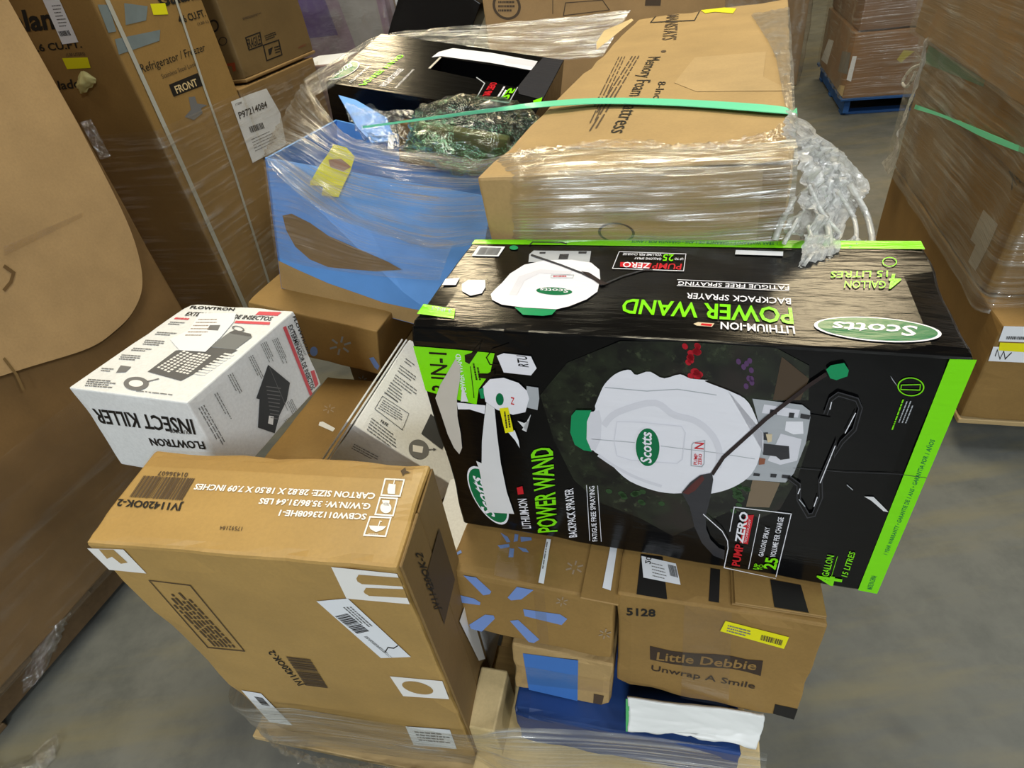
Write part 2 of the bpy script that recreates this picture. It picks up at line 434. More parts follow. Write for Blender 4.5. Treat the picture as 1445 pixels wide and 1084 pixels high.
# ------------------------------------------------------------------ pallets
def woodmat(name, rgb):
    m, nt, b = newmat(name); c = lin(rgb)
    n1 = tex_noise(nt, 1, 5, .6, mapscale=(4, 60, 60)); n2 = tex_noise(nt, 9, 3)
    col = mixc(nt, ramp(nt, n1, .3, .75), tuple(v*.6 for v in c), c); col = mixc(nt, ramp(nt, n2, .4, .8), col, tuple(v*.75 for v in c))
    nt.links.new(col, b.inputs['Base Color']); b.inputs['Roughness'].default_value = .75; bump(nt, b, n1, .3, .003)
    return m
WOOD = woodmat('pale pallet wood', (196, 168, 118)); WOOD2 = woodmat('weathered pallet wood', (120, 96, 66)); WOODB = woodmat('blue painted wood', (38, 92, 160))
def pallet(label, corner, yaw, w, d, mat, n=7, inset=0.03):
    R = Euler((0, 0, D(yaw))).to_matrix(); base = Vector((*corner, 0))+R @ Vector((w/2, d/2, 0))
    t = thing('pallet', label, 'pallet', base, (0, 0, D(yaw)), 'wooden pallets under the loads')
    bwid = .095; first = None
    for i in range(n):
        y = -d/2+bwid/2+i*(d-bwid)/(n-1)
        o = bmobj('deck_board', slab_bm(-w/2, w/2, -bwid/2, bwid/2, .112, .13, .002, 1), mat, t) if first is None else first.copy()
        if first is None: first = o
        else: C.objects.link(o); o.parent = t
        o.location.y = y
    f2 = None
    for x in (-w/2+.025+inset, 0, w/2-.025-inset):
        o = bmobj('stringer', slab_bm(-.02, .02, -d/2+inset, d/2-inset, .018, .112, .002, 1), mat, t) if f2 is None else f2.copy()
        if f2 is None: f2 = o
        else: C.objects.link(o); o.parent = t
        o.location.x = x
    f3 = None
    for y in (-d/2+.05+inset*2, 0, d/2-.05-inset*2):
        o = bmobj('bottom_board', slab_bm(-w/2+inset, w/2-inset, -.05, .05, 0, .018, .002, 1), mat, t) if f3 is None else f3.copy()
        if f3 is None: f3 = o
        else: C.objects.link(o); o.parent = t
        o.location.y = y
    return t
def yv(yaw): y = D(yaw); return Vector((math.cos(y), math.sin(y), 0)), Vector((-math.sin(y), math.cos(y), 0))
ex, ey = yv(-20)
pallet('pale wooden pallet under the mixed pile of boxes in the middle', (-.722, .622), -18, 1.08, 1.28, WOOD)
exg, eyg = yv(-21.6)
gc = Vector((-1.51, .65, 0))
pc = gc-exg*1.04-exg*.01
pallet('worn wooden pallet under the big dark box on the left', (pc.x, pc.y), -21.6, 1.04, 1.3, WOOD2)
A = Vector((1.346, 1.215, 0))
pa = A+ex*.0+ey*.0
pallet('wooden pallet under the wrapped box stack on the right', (pa.x, pa.y), -20, 1.05, 1.28, WOOD, 7, .12)
B2 = Vector((2.80, 4.52, 0))
pallet('blue painted pallet under the wrapped boxes in the back', (B2.x, B2.y), -20, 1.1, 1.25, WOODB)
# ------------------------------------------------------------------ the pile in the middle, largest things first
# --- white-printed kraft box standing on end, front left
JV = Box('shipping_box', 'tall kraft box standing on end at the front with white care icons on top', (-.637, .574, .904), -14.5, (2.5, 2.2), (.469, .176, .744), KRAFT_JV, bev=.006, crush=.006)
j = K(100, 610, .3737)
T = JV.face('top', [(213, 635), (608, 655), (562, 805), (117, 760)])
T.barcode((265, 163), (455, 175), (215, 240), INKF, tr=j, nb=30)
T.text('JV11420OK-2', (413, 268), (176, 248), (406, 294), INK, tr=j, bold=.03)
T.text('01436607', (428, 154), (318, 147), (424, 170), INKF, tr=j)
T.text('CARTON SIZE: 28.82 X 18.50 X 7.09 INCHES', (1145, 236), (458, 195), (1139, 259), PAPER_W, tr=j, bold=.03)
T.text('G.W/N.W: 35.86/31.64 LBS', (1128, 275), (700, 250), (1122, 298), PAPER_W, tr=j, bold=.03)
T.text('SCBW01123608HE-1', (1113, 314), (777, 295), (1107, 337), PAPER_W, tr=j, bold=.03)
T.text('17592184', (635, 355), (552, 350), (632, 370), INKF, tr=j, bold=0)
icons = [[(1180, 182), (1255, 186), (1240, 248), (1166, 243)], [(1162, 252), (1230, 257), (1215, 322), (1145, 316)], [(1125, 325), (1207, 330), (1188, 400), (1103, 394)]]
for q in icons: T.stroke('icon_frame', q, 6, PAPER_W, 2, j, closed=True)
T.poly('icon', [(1195, 200), (1222, 203), (1220, 240), (1192, 238), (1190, 222)], PAPER_W, 2, j); T.stroke('icon', [(1213, 205), (1217, 188)], 4, PAPER_W, 2, j)
T.ellipse('icon', (1186, 292), (1208, 296), (1183, 312), PAPER_W, 2, j); T.poly('icon', [(1170, 262), (1200, 264), (1198, 285), (1176, 283)], PAPER_W, 2, j)
T.poly('icon', [(1122, 358), (1190, 362), (1178, 374), (1150, 384), (1128, 372)], PAPER_W, 2, j); T.stroke('icon', [(1158, 362), (1165, 342), (1172, 344)], 4, PAPER_W, 2, j)
T.lines((1120, 388), (1175, 391), (1119, 392), 1, PAPER_W, 2, j)
T.poly('clear_tape', [(300, 66), (1300, 112), (1285, 190), (250, 128)], TAPE, 3, j)
T.poly('scuff', [(1240, 152), (1258, 138), (1262, 152), (1280, 158), (1258, 162), (1250, 172)], INKF, 2, j)
Fq = [(117, 762), (560, 806), (668, 1068), (395, 1037)]
Fj = JV.face('front', Fq)
Fj.poly('white_print', [(62, 427), (215, 435), (305, 530), (150, 513)], PAPER_W, 1, j)
Fj.poly('print_gap', [(118, 432), (176, 434), (232, 486), (205, 490), (170, 462), (150, 470)], KRAFT_JV, 2, j)
Fj.poly('white_print', [(1000, 514), (1232, 542), (1278, 654), (1055, 632)], PAPER_W, 1, j)
for (a, b, c2, d2) in (((1098, 543), (1240, 556), (1254, 588), (1110, 578)), ((1124, 592), (1258, 598), (1268, 630), (1136, 622))):
    Fj.poly('print_gap', [a, b, c2, d2, (a[0]-4, d2[1]-10), (a[0]-8, a[1]+14)], KRAFT_JV, 2, j)
lb = Fj.poly('shipping_label', [(948, 640), (1060, 630), (1285, 848), (1180, 853)], PAPER, 3, j)
Fj.barcode((1015, 696), (1095, 762), (1060, 685), INK, 4, j, 22, lb)
Fj.lines((1075, 660), (1160, 740), (1040, 662), 3, INKG, 4, j, parent=lb); Fj.lines((1130, 770), (1225, 850), (1118, 772), 4, INKG, 4, j, parent=lb); Fj.stroke('pen_mark', [(1195, 830), (1205, 812), (1225, 815), (1240, 805)], 4, INK, 4, j, parent=lb)
Fj.poly('white_print', [(1212, 923), (1395, 938), (1420, 1005), (1260, 997)], PAPER_W, 1, j)
Fj.ellipse('print_gap', (1310, 964), (1364, 972), (1318, 987), KRAFT_JV, 2, j)
Fj.stroke('print_frame', [(315, 557), (475, 578), (680, 833), (540, 820)], 3.5, INKF, 2, j, closed=True)
Fj.lines((650, 820), (440, 590), (560, 815), 6, INKF, 2, j, rag=.5)
Fj.barcode((835, 852), (908, 962), (925, 862), INKF, 2, j, 26)
Fj.text('JV11420OK-2', (905, 962), (788, 828), (884, 968), INK, tr=j, bold=.02)
lb = Fj.poly('shipping_label', [(668, 985), (742, 996), (860, 1118), (775, 1108)], PAPER, 3, j); Fj.barcode((716, 1008), (745, 1040), (748, 1012), INK, 4, j, 14, lb)
lb = Fj.poly('shipping_label', [(1270, 1110), (1425, 1118), (1450, 1190), (1300, 1180)], PAPER, 3, j); Fj.lines((1300, 1125), (1420, 1132), (1320, 1165), 4, INKG, 4, j, parent=lb)
Rj = JV.face('right')
Rj.polyuv('print_patch', [(.05, .10), (.13, .10), (.13, .25), (.05, .25)], INKF, 15)
k3 = K(560, 560, .3045)
Rj.text('JV11420OK-2', (188, 985), (98, 722), (160, 990), INK, 16, tr=k3, bold=.02)
Rj.polyuv('white_print', [(.10, .34), (.155, .36), (.155, .62), (.125, .56)], PAPER_W, 15)
for z0, y0, y1 in ((.0, -.088, .086), ):
    bmobj('end_flap', slab_bm(.2345, .239, -.084, .0, .02, .742, .0015, 1), KRAFT_D, JV.root); bmobj('end_flap', slab_bm(.2345, .2375, .002, .084, .02, .738, .0015, 1), KRAFT_D, JV.root)

# --- black sprayer carton lying on its side
BLK = glossprint('black glossy print', (7, 7, 8)); GRN = glossprint('lime glossy print', (124, 222, 18)); SWH = glossprint('white glossy print', (228, 228, 236), .3)
SGR = glossprint('grey glossy print', (168, 172, 178), .3); SLG = glossprint('light grey glossy print', (214, 214, 223), .3); DGR = glossprint('green glossy print', (14, 108, 66), .2); LGT = glossprint('green cap print', (22, 140, 88), .25)
SRED = glossprint('red glossy print', (196, 34, 44), .2); SDK = glossprint('charcoal glossy print', (52, 52, 56), .2); TORN = plain('torn grey board', (190, 184, 174), rough=.9, var=.1); TORNW = plain('torn white board', (214, 214, 216), rough=.9, var=.06)
def gardenmat():
    m, nt, b = newmat('garden photograph print')
    n1 = tex_noise(nt, 22, 6, .7); n2 = tex_noise(nt, 60, 3, .6); n3 = tex_noise(nt, 9, 2)
    c = mixc(nt, ramp(nt, n1, .42, .72), lin((12, 13, 11)), lin((40, 48, 32)))
    c = mixc(nt, ramp(nt, n2, .6, .74), c, lin((60, 68, 48))); c = mixc(nt, ramp(nt, n3, .58, .66), c, lin((34, 28, 25)))
    nt.links.new(c, b.inputs['Base Color']); b.inputs['Roughness'].default_value = .2
    return m
GARDEN = gardenmat()
S = Box('sprayer_box', 'large black glossy sprayer box with lime green stripe lying on top at the front', (-.133, .713, 1.084), -23.2, (-.9, -.6), (.674, .279, .436), BLK, bev=.004, crush=.004, cuts=18)
s1, s2, s3, s4 = K(560, 320, .3045), K(960, 320, .3045), K(560, 560, .3045), K(920, 560, .3045)
f = S.face('front', [(578, 468), (1383, 500), (1237, 843), (651, 735)])
f.poly('lime_stripe', [s2(1240, 602), s2(1392, 604), (1238, 844), (1207, 836)], GRN, 1)
f.text('1 YEAR WARRANTY \u2022 GARANTIE DE 1 ANS \u2022 GARANTIA POR 1 A\u00d1OS', (1083, 740), (1308, 196), (1060, 733), DGR, tr=s4, bold=.01)
f.text('MADE IN CHINA', (1010, 905), (1033, 840), (985, 900), DGR, tr=s4, bold=.01)
f.poly('garden_picture', [s1(760, 640), s1(1000, 540), s2(0, 520), s2(400, 560), s2(560, 640), s2(560, 800), s4(480, 20), s4(700, 200), s4(640, 380), s4(560, 520), s4(470, 560), s4(340, 520), s4(60, 640), s3(1100, 560), s3(900, 480), s3(790, 380), s3(700, 200), s3(640, 0), s1(660, 760)], GARDEN, 1)
f.poly('tree_trunk', [s2(430, 600), s2(560, 700), s2(520, 800), s2(390, 800)], plain('brown print', (72, 58, 44), rough=.25), 2)
f.poly('tree_trunk', [s4(430, 380), s4(560, 395), s4(510, 510), s4(400, 505)], plain('tan print', (120, 104, 84), rough=.25), 2)
rnd = random.Random(4)
FLR = glossprint('red flower print', (170, 26, 40), .25); FLP = glossprint('purple flower print', (86, 58, 98), .25); LEAF = glossprint('leaf print', (44, 70, 40), .25)
for (cx, cy, n, sp, mt) in ((1315, 600, 7, 40, FLR), (1355, 690, 4, 28, FLR), (s2(20, 590)[0], 0, 0, 0, FLR)):
    for i in range(n):
        x = cx+rnd.gauss(0, sp*.5); y = cy+rnd.gauss(0, sp*.5); r = rnd.uniform(12, 22); f.ellipse('flower', (x, y), (x+r, y+4), (x-3, y+r*.8), mt, 2, s1, 9)
for i in range(6):
    x = 20+rnd.gauss(0, 22); y = 600+rnd.gauss(0, 45); f.ellipse('flower', (x, y), (x+14, y+3), (x, y+14), FLR, 2, s2, 9)
for i in range(10):
    x = 280+rnd.gauss(0, 26); y = 660+rnd.gauss(0, 45); f.ellipse('flower', (x, y), (x+12, y+2), (x, y+14), FLP, 2, s2, 8)
for i in range(14):
    x = 360+rnd.gauss(0, 30); y = 440+rnd.gauss(0, 34); f.ellipse('leaf', (x, y), (x+15, y+7), (x-5, y+9), LEAF, 2, s4, 8)
for i in range(12):
    x = 1050+rnd.gauss(0, 60); y = 440+rnd.gauss(0, 30); f.ellipse('leaf', (x, y), (x+15, y+5), (x-4, y+10), LEAF, 2, s3, 8)
# sprayer picture: back frame, tank, cap, wand
f.poly('sprayer_picture', [s4(425, 5), s4(660, 32), s4(698, 60), s4(700, 90), s4(680, 210), s4(625, 350), s4(585, 393), s4(395, 378), s4(440, 300), s4(465, 150)], SGR, 3)
f.poly('sprayer_picture', [s4(480, 30), s4(650, 55), s4(640, 90), s4(470, 70)], SLG, 4)
for q in ([(510, 52), (545, 56), (540, 76), (507, 72)], [(600, 66), (625, 68), (620, 92), (596, 90)], [(655, 70), (700, 78), (696, 98), (652, 92)], [(435, 346), (465, 350), (462, 362), (433, 360)], [(515, 350), (545, 352), (540, 368), (514, 366)], [(570, 354), (610, 358), (605, 374), (568, 370)], [(470, 160), (500, 158), (500, 196), (474, 192)]):
    f.poly('sprayer_picture', q, SDK, 5, s4)
f.poly('sprayer_picture', [(585, 108), (665, 108), (668, 165), (620, 168), (580, 150)], SWH, 4, s4)
f.poly('sprayer_picture', [(560, 165), (660, 190), (640, 290), (560, 310), (500, 290)], SLG, 4, s4)
f.poly('sprayer_picture', [(478, 210), (600, 222), (604, 280), (560, 286), (540, 270), (478, 262)], SDK, 5, s4)
f.poly('sprayer_picture', [(490, 165), (520, 165), (518, 200), (500, 205)], plain('cream print', (206, 190, 160), rough=.3), 6, s4)
f.poly('sprayer_picture', [(460, 275), (490, 280), (485, 305), (458, 308)], plain('copper print', (140, 86, 64), rough=.3), 6, s4)
f.poly('sprayer_picture', [(640, 40), (700, 75), (800, 90), (740, 140), (690, 200), (620, 240)], BLK, 2, s4)
tank = [s1(885, 830), s1(905, 780), s1(930, 730), s1(980, 683), s1(1040, 665), s1(1070, 688), s1(1130, 672), s1(1195, 702), s1(1270, 683), s1(1320, 702), s1(1400, 708), s2(75, 715), s2(190, 758), s2(268, 800), s2(312, 880), s2(340, 960), s2(347, 1040), s4(478, 160), s4(470, 230), s4(448, 310), s4(405, 370), s4(330, 415), s4(240, 440), s4(160, 442), s4(100, 438), s3(1230, 438), s3(1150, 424), s3(1040, 380), s3(960, 308), s3(920, 270), s3(880, 245), s3(858, 200), s3(848, 140), s3(855, 85), s3(885, 62)]
f.poly('sprayer_tank_picture', [tuple(q[:2]) for q in resample([(a, b2, 0) for a, b2 in tank+tank[:1]], 110)][:-1], SWH, 6)
def arc(pts, n=28): return [tuple(p[:2]) for p in resample([(q[0], q[1], 0) for q in pts], n)]
f.stroke('tank_shading', arc([s3(925, 130), s3(985, 70), s1(1150, 812), s4(60, 78), s4(160, 105), s4(235, 165), s4(272, 240), s4(268, 320)]), 9, SLG, 7)
f.stroke('tank_shading', arc([s3(900, 262), s3(990, 322), s3(1090, 372), s3(1190, 405)]), 4, SLG, 7)
f.stroke('tank_crease', [s1(930, 745), s1(1120, 760), s1(1260, 750), s1(1440, 775)], 1.2, SGR, 7)
f.stroke('tank_crease', [s3(870, 190), s3(1060, 205), s3(1300, 235), s3(1430, 250), s4(440, 280)], .9, SGR, 7)
f.stroke('tank_crease', [(985, 110), (1090, 112), (1280, 130), (1298, 160), (1285, 280), (1260, 300), (1050, 285), (985, 265), (972, 200)], 4, SLG, 8, s3, closed=True)
f.poly('tank_neck', [(858, 70), (905, 60), (915, 110), (912, 190), (888, 242), (860, 240), (845, 180), (848, 110)], SLG, 7, s3)
f.poly('tank_cap_picture', [(780, 85), (800, 60), (870, 60), (850, 110), (848, 190), (872, 246), (835, 240), (795, 215), (775, 160)], LGT, 8, s3)
f.ellipse('oval_logo', (1125, 225), (1185, 222), (1128, 318), SWH, 8, s3); f.ellipse('oval_logo', (1125, 225), (1179, 222), (1128, 311), DGR, 9, s3)
f.text('Scotts', (1142, 298), (1142, 158), (1092, 290), SWH, 10, s3, .02)
f.stroke('badge', [(1335, 205), (1388, 195), (1385, 300), (1375, 315), (1325, 310), (1328, 215)], 4, SGR, 8, s3, closed=True)
f.text('PUMP', (1352, 305), (1356, 255), (1336, 304), SRED, 9, s3); f.text('ZERO', (1372, 306), (1376, 256), (1356, 305), SRED, 9, s3); f.text('N', (1382, 235), (1384, 205), (1340, 232), SRED, 9, s3)
f.stroke('wand_picture', [s2(640, 672), s2(560, 725), s2(360, 880), s2(160, 1060), s4(240, 350)], 5.5, plain('dark brown print', (40, 28, 28), rough=.25), 9)
f.poly('nozzle_picture', [(640, 650), (662, 630), (725, 618), (748, 652), (742, 680), (690, 698), (660, 690)], LGT, 10, s2)
f.poly('handle_picture', [(100, 432), (140, 385), (185, 352), (240, 342), (246, 372), (236, 440), (225, 490), (212, 540), (215, 600), (235, 650), (275, 690), (302, 700), (300, 745), (250, 725), (195, 665), (160, 590), (138, 500)], SDK, 10, s4)
f.poly('handle_picture', [(105, 432), (160, 380), (195, 352), (205, 370), (165, 420), (130, 440)], plain('maroon print', (86, 40, 38), rough=.2), 11, s4)
tube_p = [s2(640, 860), s2(665, 790), s2(700, 765), s2(790, 790), s2(808, 830), s2(780, 930), s2(720, 990), s2(690, 1040), s4(820, 210), s4(752, 380), s4(755, 460), s4(722, 540), s4(695, 545), s4(650, 470), s4(648, 400), s4(600, 365)]
f.stroke('frame_picture', tube_p, 6.5, SDK, 8); f.stroke('frame_picture', tube_p, 3.2, BLK, 9)
for q in ([s2(784, 850), s2(735, 945)], [s4(820, 215), s4(750, 390)], [s4(738, 455), s4(722, 500)], [s2(668, 800), s2(660, 835)], [s4(655, 415), s4(645, 440)]): f.stroke('frame_highlight', q, 1.3, SWH, 10)
f.stroke('frame_picture', [s4(680, 500), s4(650, 465)], 1.3, SGR, 10)
# text and panels
f.ellipse('recycle_icon', (1052, 733), (1118, 735), (1052, 777), GRN, 2, s2, 32, .9)
f.stroke('battery_icon', [(1005, 725), (1098, 722), (1096, 748), (1003, 746)], 4, GRN, 2, s2, closed=True)
f.lines((958, 935), (1010, 790), (972, 935), 1, GRN, 2, s2, rag=.02); f.lines((990, 900), (1032, 790), (1040, 905), 3, SGR, 2, s2, .35)
f.text('4', (852, 888), (862, 845), (735, 868), GRN, 3, s4, .03); f.text('GALLON', (797, 838), (824, 740), (764, 832), GRN, 3, s4); f.text('15 LITRES', (888, 842), (927, 726), (860, 834), GRN, 3, s4)
f.stroke('rule', [(813, 835), (840, 742)], 2.5, GRN, 3, s4)
f.stroke('panel_frame', [(325, 620), (345, 506), (615, 540), (545, 838)], 4, SWH, 3, s4); f.stroke('panel_frame', [(200, 530), (290, 610), (315, 655), (318, 690), (300, 780), (545, 836)], 4, SWH, 12, s4)
f.stroke('panel_frame', [(465, 540), (415, 795)], 3, SWH, 3, s4)
f.text('PUMP', (372, 782), (390, 682), (335, 776), SRED, 4, s4, .03); f.poly('red_panel', [(398, 545), (438, 543), (410, 680), (372, 672)], SRED, 3, s4)
f.text('ZERO', (386, 675), (412, 532), (348, 664), SWH, 5, s4, .03); f.text('TECHNOLOGY', (404, 672), (424, 562), (394, 670), SWH, 5, s4, 0)
f.text('GALLONS SPRAY', (483, 738), (516, 602), (460, 735), SWH, 4, s4); f.text('VOLUME PER CHARGE', (541, 742), (580, 556), (516, 738), SWH, 4, s4)
f.text('UP', (458, 798), (466, 772), (436, 795), GRN, 4, s4); f.text('TO', (478, 802), (486, 776), (458, 799), GRN, 4, s4); f.text('25', (540, 800), (556, 748), (482, 792), GRN, 4, s4, .03)
f.ellipse('oval_logo', (408, 447), (322, 398), (378, 325), SWH, 2, s3); f.ellipse('oval_logo', (408, 447), (328, 401), (381, 334), DGR, 3, s3)
f.text('Scotts', (440, 545), (378, 370), (385, 520), SWH, 4, s3, .02)
f.text('LITHIUM-ION', (598, 596), (578, 462), (560, 596), SWH, 3, s3); f.poly('battery_icon', [(535, 412), (560, 405), (566, 440), (540, 444)], SRED, 3, s3)
f.text('POWER WAND', (714, 612), (692, 224), (628, 620), GRN, 3, s3, .02, .1); f.text('BACKPACK SPRAYER', (804, 637), (786, 415), (768, 640), SWH, 3, s3)
f.text('FATIGUE FREE SPRAYING', (896, 657), (882, 405), (874, 659), SWH, 3, s3); f.stroke('rule', [(847, 402), (862, 655)], 2.5, SWH, 3, s3); f.stroke('rule', [(897, 405), (914, 660)], 2.5, SWH, 3, s3)
f.poly('lime_panel', [(80, 575), (300, 590), (440, 602), (420, 690), (370, 760), (360, 830), (280, 810), (135, 770)], GRN, 2, s1)
f.text('3 IN-1', (240, 775), (231, 602), (168, 770), BLK, 4, s1); f.text('POWER WAND', (318, 780), (292, 606), (296, 780), SWH, 4, s1)
f.stroke('rule', [(350, 800), (335, 660)], 3, BLK, 4, s1); f.stroke('hose_picture', [(470, 655), (420, 650), (405, 620), (430, 585), (500, 560)], 5, BLK, 4, s1)
f.poly('wand_picture', [(310, 610), (340, 600), (385, 545), (370, 590), (330, 650), (312, 640)], BLK, 4, s1); f.lines((355, 720), (340, 640), (385, 720), 2, BLK, 4, s1)
f.poly('arrow_picture', [(370, 690), (410, 690), (440, 672), (440, 700), (415, 715), (370, 710)], BLK, 4, s1)
f.poly('jug_picture', [(450, 612), (480, 600), (600, 612), (625, 665), (600, 697), (480, 685)], SWH, 4, s1); f.text('RTU', (590, 660), (582, 612), (545, 655), BLK, 5, s1)
f.poly('small_frame_picture', [(580, 745), (632, 752), (636, 800), (628, 852), (580, 840)], SGR, 3, s1)
f.poly('small_tank_picture', [(388, 750), (420, 715), (480, 708), (545, 730), (582, 765), (592, 800), (575, 860), (520, 872), (450, 850), (400, 815)], SWH, 5, s1)
f.ellipse('oval_logo', (463, 803), (480, 800), (466, 830), DGR, 6, s1); f.poly('small_cap_picture', [(372, 760), (392, 752), (395, 800), (380, 800)], LGT, 6, s1)
f.text('N', (526, 828), (526, 795), (512, 825), SRED, 6, s1)
f.poly('torn_paper', [(272, 625), (235, 690), (205, 740), (183, 800), (210, 880), (235, 960), (262, 1020), (285, 1048), (297, 1020), (292, 960), (278, 880), (276, 800), (290, 720), (292, 660)], TORN, 6, s1)
f.poly('torn_paper', [(300, 740), (325, 815), (292, 815)], TORNW, 5, s1); f.poly('torn_paper', [(275, 820), (400, 832), (395, 870), (330, 850), (280, 850)], SWH, 4, s1)
f.poly('torn_paper', [(405, 30), (440, 55), (450, 170), (466, 300), (492, 430), (524, 528), (408, 520), (392, 440), (372, 330), (358, 290), (382, 300), (384, 200), (396, 90)], TORNW, 6, s3)
f.poly('torn_paper', [(540, 110), (575, 150), (580, 160), (560, 150), (600, 80), (590, 110), (570, 120)], TORNW, 6, s3)
yl = f.poly('price_sticker', [(462, 842), (500, 838), (524, 945), (487, 952)], YELLOW, 8, s1); f.lines((488, 930), (478, 850), (515, 925), 2, INK, 9, s1, parent=yl)
f.poly('torn_paper', [(500, 950), (528, 940), (545, 985), (550, 1020), (530, 985)], PAPER, 7, s1)
f.poly('scratch', [s4(965, 460), s4(1010, 462), s4(1050, 500), s4(1085, 535), s4(1060, 530), s4(1000, 480)], TORNW, 3); f.stroke('scratch', [s4(880, 405), s4(910, 430)], 1.2, SGR, 3); f.stroke('scratch', [s4(620, 325), s4(870, 345), s4(1130, 355), s4(1280, 375)], .8, SDK, 3)
f.poly('scratch', [s2(950, 680), s2(980, 720), s2(985, 730), s2(960, 700)], SGR, 3)
# top
t = S.face('top', [(669, 336), (1303, 341), (1381, 497), (579, 464)])
t.poly('lime_stripe', [(668, 334), (1304, 339), (1309, 353), (1130, 351), (900, 347), (655, 343)], GRN, 1)
t.text('1 YEAR WARRANTY \u2022 GARANTIE DE 1 ANS \u2022 GARANTIA POR 1 ANOS', (1110, 343), (905, 339), (1110, 347), DGR, 2)
t.text('POWER WAND', s2(573, 380), s1(1118, 342), s2(586, 452), GRN, 2, None, .02); t.text('LITHIUM-ION', (588, 462), (258, 445), (595, 496), SWH, 2, s2, .02)
t.poly('battery_icon', [(135, 455), (155, 447), (230, 452), (220, 468), (150, 463)], plain('cream print', (206, 190, 160)), 2, s2); t.poly('battery_icon', [(172, 453), (222, 456), (216, 466), (168, 462)], SRED, 3, s2)
t.text('BACKPACK SPRAYER', (566, 335), (94, 312), (569, 362), SWH, 2, s2); t.text('FATIGUE FREE SPRAYING', (555, 278), (52, 258), (557, 296), SWH, 2, s2)
t.stroke('rule', [(45, 250), (556, 272)], 2.5, SWH, 2, s2); t.stroke('rule', [(45, 278), (556, 300)], 2.5, SWH, 2, s2)
t.ellipse('oval_logo', (948, 471), (1222, 489), (950, 418), SWH, 2, s2, 40); t.ellipse('oval_logo', (948, 471), (1206, 488), (950, 423), DGR, 3, s2, 40); t.text('Scotts', (1120, 458), (760, 440), (1112, 502), SWH, 4, s2, .02)
t.text('4', (1046, 226), (995, 224), (1036, 292), GRN, 3, s2, .02); t.text('15 LITRES', (985, 208), (738, 212), (985, 236), GRN, 3, s2); t.text('GALLON', (978, 255), (800, 254), (978, 288), GRN, 3, s2)
t.ellipse('recycle_icon', (990, 168), (1022, 170), (988, 190), GRN, 3, s2, 24, .85)
t.poly('price_strip', [(305, 112), (520, 120), (520, 140), (303, 132)], PAPER, 3, s2)
t.poly('sprayer_picture', [(660, 112), (940, 115), (937, 170), (640, 168), (640, 130)], SGR, 3, s1)
for q in ([(790, 130), (835, 130), (830, 155), (785, 155)], [(690, 120), (720, 120), (718, 128), (690, 128)], [(880, 118), (920, 118), (918, 128), (880, 128)]): t.poly('sprayer_picture', q, SDK, 4, s1)
t.poly('sprayer_tank_picture', [(470, 325), (490, 300), (520, 270), (555, 225), (620, 182), (720, 160), (850, 158), (945, 172), (988, 205), (996, 250), (988, 310), (940, 347), (860, 380), (800, 395), (640, 388), (530, 375), (480, 352)], SWH, 4, s1)
t.poly('tank_shadow', [(560, 330), (600, 240), (700, 205), (860, 215), (850, 230), (700, 225), (630, 260), (600, 330)], SLG, 5, s1); t.poly('tank_cap_picture', [(595, 388), (800, 398), (780, 422), (740, 428), (640, 424)], LGT, 5, s1)
t.ellipse('oval_logo', (780, 310), (868, 314), (780, 328), DGR, 5, s1); t.text('Scotts', (850, 302), (712, 296), (848, 318), SWH, 6, s1)
t.stroke('badge', [(758, 232), (868, 232), (864, 246), (758, 246)], 3, SGR, 5, s1, closed=True); t.lines((768, 235), (858, 235), (768, 244), 1, SRED, 6, s1)
t.stroke('wand_picture', [(650, 135), (800, 185), (900, 222), (1000, 268)], 9, SDK, 6, s1); t.poly('handle_picture', [(900, 215), (940, 222), (1010, 265), (1040, 275), (1000, 282), (940, 240)], plain('dark brown print', (40, 28, 28)), 7, s1)
t.stroke('hose_picture', [(1000, 280), (1100, 235), (1200, 205), (1240, 205)], 6, SDK, 3, s1); t.stroke('frame_picture', [(635, 85), (650, 70), (790, 72), (820, 80)], 5, SDK, 3, s1); t.ellipse('nozzle_picture', (560, 97), (582, 98), (560, 108), LGT, 3, s1, 10)
lb = t.poly('barcode_label', [(382, 88), (516, 92), (488, 140), (353, 137)], PAPER, 3, s1); t.barcode((395, 96), (500, 99), (375, 132), INK, 4, s1, 30, lb)
t.stroke('panel_frame', [(1075, 118), (1390, 130), (1385, 210), (1050, 198)], 3, SWH, 3, s1, closed=True); t.poly('red_panel', [(1085, 168), (1235, 174), (1225, 200), (1085, 190)], SRED, 3, s1)
t.text('PUMP', (1375, 178), (1240, 174), (1372, 205), SRED, 4, s1); t.text('ZERO', (1228, 174), (1100, 168), (1226, 200), SWH, 4, s1)
t.text('25', (1335, 134), (1285, 132), (1333, 165), GRN, 4, s1); t.text('GALLONS SPRAY', (1278, 150), (1150, 146), (1277, 160), SWH, 4, s1); t.text('VOLUME PER CHARGE', (1278, 130), (1095, 125), (1277, 141), SWH, 4, s1); t.text('UP TO', (1380, 150), (1340, 149), (1379, 160), SWH, 4, s1)
t.poly('lime_panel', [(125, 372), (300, 396), (300, 442), (110, 420)], GRN, 2, s1); t.text('3 IN-1', (285, 398), (185, 385), (283, 415), SGR, 3, s1)
t.poly('jug_picture', [(235, 250), (305, 245), (290, 280), (220, 280)], SWH, 3, s1); t.poly('small_tank_picture', [(320, 275), (350, 255), (435, 255), (440, 290), (425, 320), (370, 332), (325, 310)], SWH, 3, s1)

